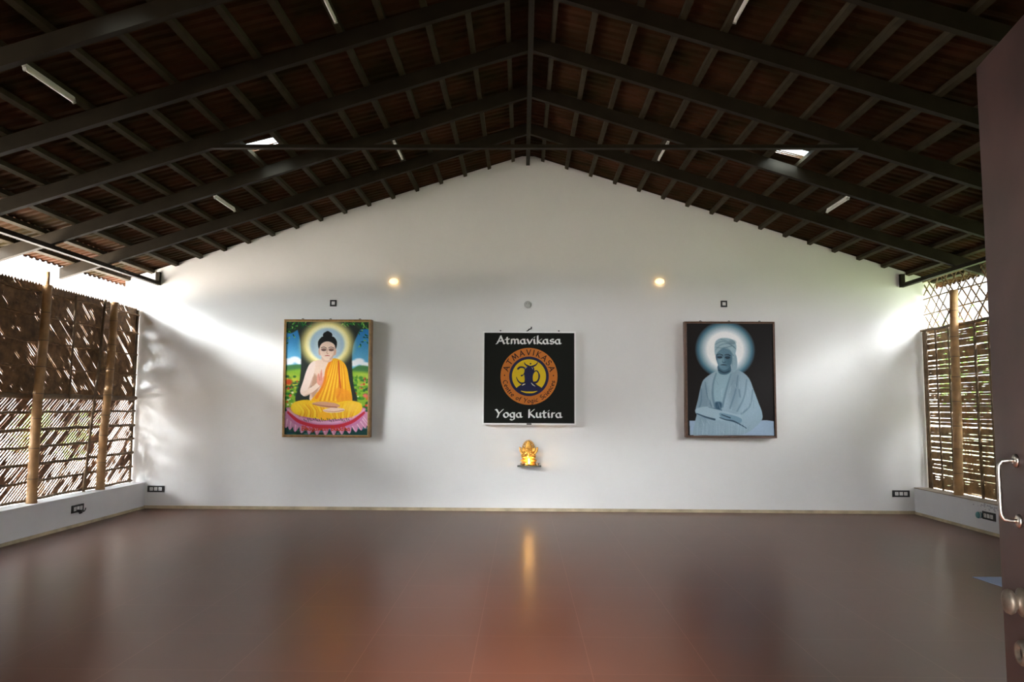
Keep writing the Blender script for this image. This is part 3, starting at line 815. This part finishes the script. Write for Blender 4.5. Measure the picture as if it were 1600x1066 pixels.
def paint_seated():
    c = Canvas(0, 612, 0, 795, 260, 336)
    X, Y = c.X, c.Y
    c.C[:] = np.array([20, 14, 13])/255
    d = np.hypot((X-272)/205, (Y-188)/200)
    g = np.clip(1.04 - d, 0, 1)**.55
    g = np.clip(g*1.6, 0, 1)
    dark, mid, lite = np.array([20, 14, 13])/255, np.array([78, 122, 142])/255, np.array([252, 254, 254])/255
    t = np.clip(g*2, 0, 1)[..., None]; t2 = np.clip(g*2-1, 0, 1)[..., None]
    c.C = (dark*(1-t) + mid*t)*(1-t2) + lite*t2
    # ledge
    c.poly([(14, 690), (560, 684), (605, 690), (606, 790), (16, 790)], (156, 178, 200), 1)
    # shoulders and cloak
    body = spline([(206, 340), (300, 322), (380, 340), (436, 388), (468, 470), (500, 560), (524, 630), (516, 690), (420, 770), (320, 790), (100, 792), (40, 792), (52, 700), (66, 640), (58, 612), (76, 540), (100, 440), (126, 392)])
    bodym = c.poly(body, (146, 170, 184), 2)
    c.ell(240, 450, 90, 160, (168, 190, 202), .6, .6, bodym); c.ell(420, 540, 90, 150, (158, 182, 196), .6, .7, bodym)
    c.ell(110, 560, 50, 130, (112, 138, 154), .6, .6, bodym); c.ell(330, 470, 40, 150, (118, 144, 160), .6, .5, bodym)
    c.blob([(206, 350), (290, 340), (312, 360), (270, 480), (244, 590), (204, 600), (182, 500), (184, 420)], (150, 180, 192), 3)
    c.blob([(196, 560), (240, 560), (236, 606), (200, 606)], (44, 78, 100), 5, .9)
    for pts, w in (([(206, 356), (184, 430), (180, 520), (196, 600)], [5, 11]), ([(310, 360), (282, 450), (246, 590)], [4, 9]), ([(128, 420), (140, 500), (170, 590)], [4, 8]),
                   ([(360, 370), (340, 480), (300, 600)], [4, 5]), ([(420, 400), (400, 520), (350, 620)], [4, 5]), ([(462, 470), (440, 580), (380, 640)], [4, 6]), ([(366, 470), (372, 520)], [4, 5]),
                   ([(100, 470), (96, 560), (66, 640)], [4, 6])):
        c.line(pts, [w[0]*1.5, w[1]*1.6], (84, 114, 132), .65, 10, bodym)
    r = random.Random(9)
    for i in range(36):
        x, y = r.uniform(90, 480), r.uniform(400, 760)
        c.line([(x, y), (x + r.uniform(-14, 22), y + r.uniform(20, 60))], [3, 4], r.choice(((176, 198, 208), (112, 140, 158), (188, 208, 216))), .55, 4, bodym)
    # folded sleeves and hand
    c.blob([(62, 606), (140, 590), (230, 612), (330, 640), (380, 650), (360, 690), (250, 690), (120, 664), (64, 644)], (160, 184, 196), 3)
    c.line([(66, 640), (130, 664), (190, 680)], [8, 14], (40, 66, 84), .85, 4); c.line([(150, 594), (240, 614)], [3, 8], (60, 92, 112), .8, 3)
    c.blob([(226, 634), (290, 644), (340, 656), (384, 680), (360, 706), (290, 690), (240, 670)], (116, 148, 166), 2)
    c.line([(226, 666), (270, 682), (320, 690), (380, 720), (412, 740)], [6, 10, 5], (38, 62, 80), .85, 4)
    c.line([(240, 646), (300, 668)], [6, 9], (34, 56, 74), .8, 3)
    for i in range(16): c.line([(70 + 22*i, 706 + 6*math.sin(i)), (66 + 22*i + r.uniform(-8, 8), 785)], [3, 4], r.choice(((176, 196, 208), (128, 152, 170))), .5, 3)
    # turban with a trailing end
    c.blob([(320, 200), (350, 230), (356, 300), (340, 340), (316, 330)], (150, 178, 190), 3)
    # neck and face
    c.blob([(222, 296), (300, 290), (310, 340), (272, 364), (226, 352)], (70, 104, 122), 2)
    c.line([(226, 332), (262, 350), (300, 338)], 8, (32, 56, 72), .8, 5)
    c.blob([(208, 200), (222, 178), (262, 166), (310, 180), (322, 230), (314, 286), (290, 322), (258, 332), (232, 316), (212, 272), (206, 236)], (100, 136, 154), 1.5)
    c.ell(238, 262, 18, 40, (136, 168, 184), .7, .8); c.ell(296, 270, 22, 44, (70, 104, 122), .7, .7)
    c.ell(212, 230, 8, 30, (64, 92, 110), .3, .6)
    for x, y in ((234, 236), (288, 238)):
        c.line([(x-20, y-12), (x, y-17), (x+20, y-9)], [4, 6], (24, 38, 48), .85, 3)
        c.ell(x, y+4, 19, 11, (44, 68, 84), .5, .8); c.line([(x-14, y+5), (x, y+9), (x+14, y+5)], 5, (16, 26, 34), .9, 2)
    c.line([(258, 232), (252, 272), (262, 278), (274, 274)], [3, 6], (50, 78, 94), .8, 3); c.line([(256, 240), (254, 266)], 6, (150, 180, 192), .5, 4)
    c.line([(240, 296), (258, 294), (280, 297)], [4, 8, 4], (40, 58, 70), .9, 2)
    c.blob([(202, 226), (198, 170), (206, 130), (236, 108), (280, 104), (326, 116), (350, 150), (348, 200), (330, 246), (318, 214), (300, 190), (262, 176), (228, 200)], (160, 188, 198), 2)
    for pts in ([(204, 190), (250, 150), (340, 140)], [(204, 150), (260, 128), (340, 170)], [(214, 212), (262, 172), (300, 186), (330, 230)], [(240, 112), (290, 130), (346, 180)], [(206, 170), (256, 176), (320, 160)]):
        c.line(pts, [3, 6], (98, 128, 144), .75, 4)
    c.ell(322, 134, 26, 16, (120, 148, 160), .5, .7)
    c.grain(.012, 2.0)
    return c.result()

# ------------------------------------------------------------------ framed pictures
def picture(name, lab, x, z, w, h, depth, gap, tilt, img, frame_m, edge_m, bw):
    t = empty(name, (x, D - gap, z), (tilt, 0, 0))
    tag(t, lab, 'picture', 'framed pictures on the gable wall')
    bm = BM()
    # box of four mitred sides with a bevelled front moulding
    for i in range(4):
        c = [(-w/2, 0), (w/2, 0), (w/2, h), (-w/2, h)]
        e = [(-w/2+bw, bw), (w/2-bw, bw), (w/2-bw, h-bw), (-w/2+bw, h-bw)]
        a, b = c[i], c[(i+1) % 4]; p, q = e[i], e[(i+1) % 4]
        V = lambda P, y: bm.verts.new((P[0], y, P[1]))
        f0, f1, g0, g1 = V(a, -depth+.01), V(b, -depth+.01), V(((a[0]*.7+p[0]*.3), (a[1]*.7+p[1]*.3)), -depth), V(((b[0]*.7+q[0]*.3), (b[1]*.7+q[1]*.3)), -depth)
        h0, h1, k0, k1 = V(p, -depth+.006), V(q, -depth+.006), V(p, -depth+.02), V(q, -depth+.02)
        b0, b1 = V(a, 0), V(b, 0)
        for F in ((b0, b1, f1, f0), (f0, f1, g1, g0), (g0, g1, h1, h0), (h0, h1, k1, k0)): bm.faces.new(F)
    V4 = [bm.verts.new((px, 0, pz)) for px, pz in ((-w/2, 0), (w/2, 0), (w/2, h), (-w/2, h))]; bm.faces.new(V4[::-1])
    bmesh.ops.remove_doubles(bm, verts=bm.verts[:], dist=1e-5)
    bmesh.ops.recalc_face_normals(bm, faces=bm.faces[:])
    obj('frame', bm, frame_m, t)
    bm = BM(); e = .006
    for x0, x1, z0, z1 in ((-w/2+bw-e, w/2-bw+e, bw-e, bw), (-w/2+bw-e, w/2-bw+e, h-bw, h-bw+e), (-w/2+bw-e, -w/2+bw, bw, h-bw), (w/2-bw, w/2-bw+e, bw, h-bw)):
        box(bm, x0, x1, -depth - .002, -depth + .008, z0, z1)
    obj('inner_edge', bm, edge_m, t)
    o = print_mesh('printed_picture', img, w - 2*bw, h - 2*bw, mat_print(name + '_print'), t, -depth + .014)
    o.location.z = bw
    for px in (-w*.32, 0, w*.34):
        bm = BM(); tube(bm, [(px, -.02, h - .002), (px + .004, -.02, h + .016), (px + .02, -.02, h + .018), (px + .03, -.02, h + .006)], .005, 6); obj('hook', bm, M_CORD, t, True)
    return t
picture('framed_print', 'gold framed colour print of a sage in yellow robes seated on a pink lotus', -2.875, 1.045, 1.262, 1.69, .13, .03, math.radians(2.2), paint_sage(), M_GOLDFRAME, M_EDGE_GOLD, .035)
picture('framed_photograph', 'dark framed blue grey photograph of a turbaned man seated in robes', 2.905, 1.068, 1.29, 1.66, .11, .03, math.radians(.6), paint_seated(), M_DARKFRAME, M_DARKFRAME, .028)

# ------------------------------------------------------------------ sign board
SW, SH, SD = 1.345, 1.345, .11
t = empty('sign_board', (.028, D, 1.234))
tag(t, 'square black sign board with white lettering and round orange emblem above the idol', 'sign')
bm = BM(); b = .022
for x0, x1, z0, z1 in ((-SW/2, SW/2, 0, b), (-SW/2, SW/2, SH-b, SH), (-SW/2, -SW/2+b, b, SH-b), (SW/2-b, SW/2, b, SH-b)): box(bm, x0, x1, -SD, -.001, z0, z1)
obj('frame', bm, M_ALU, t)
obj('face_panel', box(BM(), -SW/2+b, SW/2-b, -SD+.012, -.01, b, SH-b), M_FACE, t)
yf = -SD + .012
def decal(name, polys, m, par, h0, h1):
    bm = BM()
    for i, p in enumerate(polys): prism(bm, p, yf - h0, yf - h1 - (.00005 * (i % 17) if len(polys) > 1 else 0))
    return obj(name, bm, m, par)
def line_of_text(name, txt, width, cx, z, par, m, nib=.19):
    L, w = text_polys(txt, 1.0, nib, 38, .055); k = width / w
    polys = [[(cx - width/2 + (ccx + a)*k, z + b_*k*.84) for a, b_ in p] for ccx, ps in L for p in ps]
    return decal(name, polys, m, par, 0, .004)
o = line_of_text('lettering', 'Atmavikasa', .93, -.005, 1.165, t, M_LETTER)
line_of_text('lettering', 'Yoga', .385, -.29, .105, t, M_LETTER)
line_of_text('lettering', 'Kutira', .49, .2275, .105, t, M_LETTER)
EX, EZ, ER = -.003, .695, .41
def disc(r, n=64): return [(EX + r*math.cos(2*PI*i/n), EZ + r*math.sin(2*PI*i/n)) for i in range(n)]
em = decal('emblem', [disc(ER)], M_ORANGE, t, 0, .003)
decal('navy_ring', [disc(.285)], M_NAVY, em, .0031, .005)
decal('yellow_disc', [disc(.245)], M_YELLOW, em, .0051, .007)
def ec(pts): return [(EX + (x-503)/470*ER, EZ - (y-525)/470*ER) for x, y in pts]
def ew(ws): return [w/470*ER for w in ws]
fig = [ec(spline([(445, 380), (470, 366), (512, 362), (560, 366), (588, 392), (590, 440), (572, 500), (566, 560), (580, 616), (640, 668), (706, 712), (690, 742), (610, 790), (510, 806), (400, 792), (320, 745), (304, 712), (370, 664), (424, 622), (432, 560), (424, 500), (430, 430)], 4))]
decal('seated_figure', fig, M_NAVY, em, .0071, .0090)
decal('om_stroke', taper_polys(ec(spline([(425, 296), (450, 335), (530, 366), (610, 340), (650, 290)], 5, False)), ew([8 + 22*math.sin(PI*i/20) for i in range(21)])), M_NAVY, em, .0071, .0085)
decal('om_stroke', [ec([(528 + 14*math.cos(2*PI*i/16), 318 + 14*math.sin(2*PI*i/16)) for i in range(16)])], M_NAVY, em, .0071, .0085)
decal('om_stroke', taper_polys(ec(spline([(322, 402), (352, 378), (400, 376), (436, 400), (436, 450), (410, 500), (378, 516)], 4, False)), ew([34, 34, 33, 32, 31, 30, 30, 30, 28, 27, 26, 25, 24, 22, 20, 18, 16, 15, 14, 14, 14, 14, 24, 26, 26])), M_NAVY, em, .0071, .0085)
decal('om_stroke', taper_polys(ec(spline([(294, 538), (322, 600), (372, 640), (430, 640)], 5, False)), ew([10 + 28*i/15 for i in range(16)])), M_NAVY, em, .0071, .0085)
decal('om_stroke', taper_polys(ec(spline([(574, 480), (600, 440), (640, 440), (670, 500), (664, 570), (630, 620), (586, 628)], 4, False)), ew([14] * 4 + [20]*8 + [28]*8 + [34]*5)), M_NAVY, em, .0071, .0085)
decal('yellow_crescent', taper_polys(ec(spline([(372, 768), (440, 786), (508, 790), (580, 786), (640, 768)], 5, False)), ew([6 + 24*math.sin(PI*i/20) for i in range(21)])), M_YELLOW, em, .0091, .0105)
for pts, ws in (([(390, 676), (412, 662), (440, 652)], [6, 20, 8]), ([(540, 634), (566, 664), (606, 690)], [6, 14, 5]), ([(440, 400), (452, 384), (470, 376)], [4, 7, 4]), ([(548, 376), (560, 390), (566, 408)], [4, 7, 4])):
    decal('pale_highlight', taper_polys(ec(pts), ew(ws)), M_PALE, em, .0091, .0105)
def ring_text(txt, radius, h, a0, a1, top, nib, sp):
    """letters along a circle from angle a0 to a1 (degrees, clockwise from 12 o'clock for the top)"""
    L, w = text_polys(txt, h, nib, 35, .08, sp); out = []
    for cx, ps in L:
        a = math.radians(a0 + (a1-a0)*cx/w)
        for p in ps:
            q = []
            for x, y in p:
                if top: r, th = radius + y, a; q.append((EX + r*math.sin(th) + x*math.cos(th), EZ + r*math.cos(th) - x*math.sin(th)))
                else: r, th = radius - y, a; q.append((EX + r*math.sin(th) - x*math.cos(th)*1, EZ + r*math.cos(th) + x*math.sin(th)*1))
            out.append(q)
    return out
decal('ring_lettering', ring_text('ATMAVIKASA', .308, .078, -78, 78, True, .17, .22), M_INK, em, .0031, .0050)
wt = text_width('Centre of Yogic Sciences', .10)
pos = 0
for word in ('Centre ', 'of ', 'Yogic ', 'Sciences'):
    wd = text_width(word.strip(), .10)
    a0, a1 = 260 - 160*pos/wt, 260 - 160*(pos + wd)/wt
    decal('ring_lettering', ring_text(word.strip(), .382, .062, a0, a1, False, .18, .10), M_INK, em, .0031, .0050)
    pos += text_width(word, .10) + .10
for sx in (-1, 1): decal('ring_dot', [[(EX + sx*.352 + .010*math.cos(2*PI*i/12), EZ + .012 + .010*math.sin(2*PI*i/12)) for i in range(12)]], M_INK, em, .0031, .0050)
bm = BM(); tube(bm, [(-.05, -.02, SH - .002), (-.02, -.02, SH + .02), (.0, -.018, SH + .04), (.03, -.012, SH + .05), (.03, -.004, SH + .075)], .009, 8); obj('cable', bm, M_CORD, t, True)
for x in (-.42, .43):
    bm = BM(); tube(bm, [(x, -.03, SH - .001), (x, -.03, SH + .022)], .012, 10); obj('screw_head', bm, M_CORD, t, True)
obj('switch', box(BM(), -.035, .035, -SD - .004, -SD - .0005, .002, .020), M_BLACK, t)

# ------------------------------------------------------------------ shelf, idol and lamp
SZ = .655
bm = BM(); prism(bm, [(-.165, D - .13), (.175, D - .13), (.175, D - .001), (-.165, D - .001)], SZ - .018, SZ, axis=2); bevel(bm, .003)
t = tag(obj('wall_shelf', bm, M_SHELF, loc=(.028, 0, 0)), 'small dark wall shelf under the sign holding the golden idol', 'shelf')
def remesh(o, v):
    m = o.modifiers.new('remesh', 'REMESH'); m.mode = 'VOXEL'; m.voxel_size = v; m.use_smooth_shade = True
    s = o.modifiers.new('smooth', 'SMOOTH'); s.iterations = 2; s.factor = .5
ix, iy = .022, D - .055
t = empty('elephant_idol', (ix, iy, SZ)); t.scale = (1.22, 1, 1.02)
tag(t, 'small golden elephant headed idol seated on the dark shelf', 'statue')
bm = BM(); lathe(bm, [(.088, 0), (.095, .008), (.092, .020), (.080, .024), (.086, .036), (.078, .044)], 28, Matrix.Diagonal((1, .5, 1, 1))); obj('pedestal', bm, M_GOLD2, t, True)
bm = BM()
ball(bm, (0, -.008, .115), (.058, .040, .058)); ball(bm, (0, 0, .165), (.050, .034, .040))
ball(bm, (-.050, -.012, .068), (.050, .034, .022), (.35, 'Z')); ball(bm, (.050, -.012, .068), (.050, .034, .022), (-.35, 'Z'))
ball(bm, (-.022, -.030, .058), (.040, .016, .014), (-.3, 'Z')); ball(bm, (.022, -.030, .060), (.040, .016, .014), (.3, 'Z'))
for s in (-1, 1):
    tube(bm, [(s*.045, 0, .182), (s*.080, -.004, .170), (s*.098, -.010, .205), (s*.100, -.014, .235)], [.017, .015, .012, .010], 10); ball(bm, (s*.101, -.015, .243), (.012, .011, .015))
    tube(bm, [(s*.048, -.004, .170), (s*.076, -.012, .135), (s*.070, -.030, .108), (s*.058, -.036, .112)], [.017, .015, .012, .010], 10); ball(bm, (s*.056, -.038, .116), (.014, .011, .013))
ball(bm, (0, -.008, .218), (.040, .036, .042)); ball(bm, (-.018, -.022, .232), .018); ball(bm, (.018, -.022, .232), .018)
tube(bm, [(0, -.036, .220), (0, -.050, .192), (.004, -.054, .160), (-.010, -.054, .134), (-.030, -.050, .126), (-.038, -.046, .138)], [.019, .017, .014, .012, .010, .008], 10)
for s in (-1, 1):
    ball(bm, (s*.054, .004, .216), (.030, .010, .038), (s*.25, 'Y'))
    tube(bm, [(s*.018, -.036, .206), (s*.026, -.050, .196), (s*.030, -.060, .194)], [.006, .005, .003], 8)
o = obj('figure', bm, M_GOLD, t); remesh(o, .004)
bm = BM(); lathe(bm, [(.040, .242), (.044, .250), (.040, .258), (.036, .270), (.040, .276), (.030, .292), (.033, .298), (.020, .316), (.022, .322), (.008, .338), (.003, .350)], 20, Matrix.Translation((0, -.004, 0))); obj('crown', bm, M_GOLD, t, True)
bm = BM()  # scalloped oval halo behind the figure, pierced with a ring of slots
n = 26
g = lambda a, r: (r*.50*math.sin(a), .188 + r*.98*math.cos(a))
for i in range(n):
    a0, a1 = -2.5 + 5.0*i/n, -2.5 + 5.0*(i+1)/n; am = (a0 + a1)/2
    prism(bm, [g(a0, .135), g(a1, .135), g(a1, .150), g(am + .03, .172), g(am - .03, .172), g(a0, .150)], .030, .040)
    if i % 2: prism(bm, [g(a0, .115), g(a1, .115), g(a1, .1349), g(a0, .1349)], .031, .039)
prism(bm, [g(-2.5 + 5.0*i/24, .1149) for i in range(25)], .032, .038)
obj('halo', bm, M_GOLD2, t)
# oil lamp with a flame
t = empty('oil_lamp', (.030, D - .112, SZ)); tag(t, 'small lit brass oil lamp glowing in front of the golden idol', 'lamp')
bm = BM(); lathe(bm, [(.010, 0), (.012, .003), (.006, .010), (.014, .018), (.017, .026), (.014, .027), (.010, .021)], 18); obj('bowl', bm, M_BRASS, t, True)
bm = BM(); lathe(bm, [(.003, .0275), (.010, .036), (.012, .046), (.009, .060), (.004, .074), (.001, .084)], 14); obj('flame', bm, M_FLAME, t, True)
ld = bpy.data.lights.new('flame_light', 'POINT'); ld.energy = .5; ld.color = (1, .60, .22); ld.shadow_soft_size = .012
lo = bpy.data.objects.new('flame_light', ld); COL.objects.link(lo); lo.parent = t; lo.location = (0, -.02, .06)
CUPS = [(-.105, 'small brass cup at the left end of the idol shelf'), (-.055, 'small brass cup second from the left on the idol shelf'), (.130, 'small brass cup at the right end of the idol shelf')]
for x, lab in CUPS:
    bm = BM(); lathe(bm, [(.013, 0), (.015, .003), (.013, .012), (.019, .030), (.020, .036), (.017, .036), (.012, .014)], 16)
    tag(obj('cup', bm, M_BRASS, smooth=True, loc=(x + .028, D - .106, SZ)), lab, 'cup', 'brass cups on the idol shelf')

# ------------------------------------------------------------------ wall lamps, switches, sockets
def make_wall_lamp():
    t = empty('wall_lamp')
    Mr = Matrix.Rotation(PI/2, 4, 'X')
    bm = BM(); lathe(bm, [(.036, 0), (.036, .010), (.030, .016)], 24, Mr); obj('back_plate', bm, M_WHITEP, t, True)
    bm = BM(); lathe(bm, [(.026, .0165), (.046, .026), (.056, .044), (.048, .064), (.024, .075), (.003, .078)], 24, Matrix.Diagonal((1.2, 1, .78, 1)) @ Mr); obj('glass_shade', bm, M_LAMPGLASS, t, True)
    return t
lp = make_wall_lamp()
lp.location = (-1.965, D - .0005, 3.315); tag(lp, 'small glowing warm wall lamp above the yellow robed sage print', 'lamp', 'lit lamps on the gable wall')
l2 = copy_thing(lp); l2.location = (1.93, D - .0005, 3.325); tag(l2, 'small glowing warm wall lamp above and left of the turbaned man photograph', 'lamp', 'lit lamps on the gable wall')

def plate(name, w, h, n, lab, cat, group, loc, rz):
    t = empty(name, loc, (0, 0, rz)); tag(t, lab, cat, group)
    obj('cover_plate', bevel(box(BM(), -w/2, w/2, -.012, -.0006, -h/2, h/2), .003), M_BLACK, t)
    for i in range(n):
        cw = .048; x = (i - (n-1)/2) * .064
        m = obj('switch_button' if n == 1 else 'socket', bevel(box(BM(), x - cw/2, x + cw/2, -.0165, -.0122, -cw/2, cw/2), .002), M_WHITEP, t)
        if n > 1 and i != 1:
            bm = BM()
            for dx, dz, r in ((0, .010, .005), (-.010, -.008, .004), (.010, -.008, .004)): tube(bm, [(x + dx, -.0169, dz), (x + dx, -.0166, dz)], r, 10)
            obj('pin_holes', bm, M_BLACK, m)
    return t
plate('light_switch', .098, .095, 1, 'small square black switch above the yellow robed sage print', 'switch', 'square wall switches', (-2.855, D, 2.995), 0)
plate('light_switch', .095, .095, 1, 'small square black switch above the turbaned man photograph', 'switch', 'square wall switches', (2.868, D, 3.003), 0)
plate('socket_plate', .247, .092, 3, 'black three socket plate at the lower left corner of the gable wall', 'socket', 'socket plates', (-5.355, D, .281), 0)
plate('socket_plate', .245, .095, 3, 'black three socket plate at the lower right corner of the gable wall', 'socket', 'socket plates', (5.328, D, .286), 0)
plate('socket_plate', .25, .092, 3, 'black socket plate on the left low wall with a plug in it', 'socket', 'socket plates', (-W, 9.26, .222), PI/2)
plate('socket_plate', .25, .095, 3, 'black socket plate on the right low wall next to grey scuffs', 'socket', 'socket plates', (W, 9.19, .218), -PI/2)
# plugs left in the side sockets
t = empty('plug_adapter', (-W + .0175, 9.26, .175)); tag(t, 'dark plug adapter hanging under the left low wall socket', 'plug')
bm = BM(); tube(bm, [(.0, -.02, .02), (.035, -.02, .016), (.045, -.02, -.012)], [.018, .022, .020], 12); obj('body', bm, M_BLACK, t, True)
bm = BM(); tube(bm, [(.02, .03, .0), (.03, .07, .004), (.022, .11, .02), (.012, .13, .035)], .007, 8); obj('cord', bm, M_CORD, t, True)
t = empty('plug_adapter', (W - .0175, 9.33, .212)); tag(t, 'round teal plug in the far socket of the right low wall', 'plug')
bm = BM(); lathe(bm, [(.030, 0), (.040, .008), (.042, .03), (.036, .046), (.018, .054)], 20, Matrix.Rotation(-PI/2, 4, 'Y')); obj('body', bm, M_TEAL, t, True)
bm = BM(); lathe(bm, [(.0425, .022), (.0432, .024), (.0432, .030), (.0425, .032)], 20, Matrix.Rotation(-PI/2, 4, 'Y')); obj('band', bm, M_WHITEP, t, True)
bm = BM(); lathe(bm, [(.052, 0), (.052, .004), (.048, .009), (.004, .010)], 28, Matrix.Rotation(PI/2, 4, 'X'))
t = tag(obj('junction_cover', bm, M_GREYP, smooth=True, loc=(.004, D - .0005, 2.985)), 'round grey junction box cover on the wall above the black sign', 'cover plate')
for x in (-.018, .018):
    bm = BM(); lathe(bm, [(.005, .0101), (.005, .0118), (.001, .012)], 10, Matrix.Rotation(PI/2, 4, 'X') ); o = obj('screw', bm, M_CORD, t, True); o.location = (x, 0, .012)
# worn scuffs on the right low wall (irregular thin flakes of bare plaster)
rnd = random.Random(6); bm = BM()
for i in range(46):
    y = 9.19 + rnd.gauss(.02, .11); z = .318 + rnd.gauss(0, .018); r = rnd.uniform(.004, .016)
    if z > .355 or z < .275: continue
    n = 7; p = [(y + r*rnd.uniform(.5, 1.4)*math.cos(2*PI*k/n), z + .7*r*rnd.uniform(.5, 1.4)*math.sin(2*PI*k/n)) for k in range(n)]
    prism(bm, p, W - .0008 - .00004*i, W + .001, axis=0)
o = obj('trim_2', bm, M_STAIN); tag(o, kind='structure')

# ------------------------------------------------------------------ door leaf and the sheet on the floor
HX, HY = .808, .83
ang = math.atan2(1.70 - HY, .985 - HX)
t = empty('door_1', (HX, HY, 0), (0, 0, ang)); tag(t, kind='structure')
DW = math.hypot(.985 - HX, 1.70 - HY)
# local x runs from hinge to free edge, +y is the face towards the room's left
obj('leaf', bevel(box(BM(), 0, DW, -.042, 0, .012, 2.29), .003), M_DOOR, t)
bm = BM(); box(bm, DW - .105, DW - .005, .0002, .0012, 1.0, 1.06) if False else None
bm.free()
bm = BM()
xh = DW - .108
tube(bm, [(xh, .0005, 1.268), (xh, .016, 1.268), (xh, .029, 1.271), (xh, .034, 1.28), (xh, .035, 1.295), (xh, .035, 1.345), (xh, .035, 1.370), (xh, .034, 1.382), (xh, .028, 1.390), (xh, .015, 1.392), (xh, .0005, 1.392)], .0042, 12)
o = obj('pull_handle', bm, M_CHROME, t, True); tag(o, 'bright steel D shaped pull handle')
for z in (1.268, 1.392):
    bm = BM(); lathe(bm, [(.014, .0004), (.014, .004), (.010, .006)], 16, Matrix.Translation((xh, 0, z)) @ Matrix.Rotation(-PI/2, 4, 'X')); obj('handle_rose', bm, M_CHROME, o, True)
# two ringed lock fittings below the handle
for z, big in ((1.103, True), (1.003, False)):
    bm = BM(); Mr = Matrix.Translation((DW - (.105 if big else .112), 0, z)) @ Matrix.Rotation(-PI/2, 4, 'X')
    if big: lathe(bm, [(.029, .0004), (.029, .005), (.024, .008), (.015, .011), (.016, .016), (.023, .020), (.026, .026), (.023, .033), (.012, .036)], 24, Mr)
    else: lathe(bm, [(.024, .0004), (.026, .005), (.025, .012), (.021, .017), (.015, .016), (.012, .008)], 24, Mr)
    o = obj('door_knob' if big else 'key_rose', bm, M_BRASS, t, True); tag(o, 'dull metal door fitting')
    if not big:
        bm = BM(); lathe(bm, [(.0118, .0081), (.0118, .0092), (.001, .0094)], 20, Mr); obj('key_hole', bm, M_BLACK, o, True)
bm = BM(); Z = .006
prism(bm, [(3.950, 6.90), (5.05, 6.94), (5.02, 6.02), (4.035, 6.06)], .0005, .004, axis=2)
tag(obj('plastic_sheet', bm, M_SHEET), 'pale blue sheet lying on the floor, its corner showing beside the door', 'sheet')

# ------------------------------------------------------------------ greenery outside the screens
def shrub(x, y, h, r, n, seed, lab):
    rnd = random.Random(seed); t = empty('shrub', (x, y, -.32)); tag(t, lab, 'shrub', 'shrubs outside the screens')
    bm = BM(); lf = BM()
    for i in range(9):
        a = rnd.uniform(0, 2*PI); q = rnd.uniform(.3, 1)*r
        tip = Vector((q*math.cos(a), q*math.sin(a), h*rnd.uniform(.6, 1)))
        base = Vector((.05*math.cos(a), .05*math.sin(a), 0)); mid = (base + tip)/2 + Vector((0, 0, .12*h))
        tube(bm, [base, mid, tip], [.02, .012, .004], 6)
        for j in range(n):
            f = rnd.uniform(.70, 1.05); p = (base*(1-f)**2 + mid*2*f*(1-f) + tip*f*f) + Vector((rnd.gauss(0, .09), rnd.gauss(0, .09), rnd.gauss(0, .09)))
            d = Vector((rnd.gauss(0, 1), rnd.gauss(0, 1), rnd.uniform(-.6, .8))).normalized(); e = d.cross(Vector((rnd.gauss(0, 1), rnd.gauss(0, 1), 1))).normalized()
            L, w = rnd.uniform(.09, .17), rnd.uniform(.022, .04); nrm = d.cross(e)*.01
            v = [lf.verts.new(p), lf.verts.new(p + d*L*.45 + e*w + nrm), lf.verts.new(p + d*L), lf.verts.new(p + d*L*.45 - e*w + nrm), lf.verts.new(p + d*L*.5 - nrm)]
            lf.faces.new([v[0], v[1], v[4]]); lf.faces.new([v[1], v[2], v[4]]); lf.faces.new([v[2], v[3], v[4]]); lf.faces.new([v[3], v[0], v[4]])
    obj('stem', bm, M_STEM, t, True); obj('foliage', lf, M_LEAF, t)
shrub(7.3, 12.3, 3.3, .8, 60, 11, 'green leafy shrub outside, showing through the right lattice beside the gable wall')
shrub(7.4, 10.6, 3.25, .7, 60, 12, 'green leafy shrub outside, showing through the right lattice near the door')
shrub(-9.6, 11.4, 1.7, .8, 22, 13, 'green leafy shrub outside, glimpsed through the lower left bamboo mat')
shrub(-8.0, 12.6, 1.8, .7, 60, 14, 'green leafy shrub outside the left screen by the gable corner')
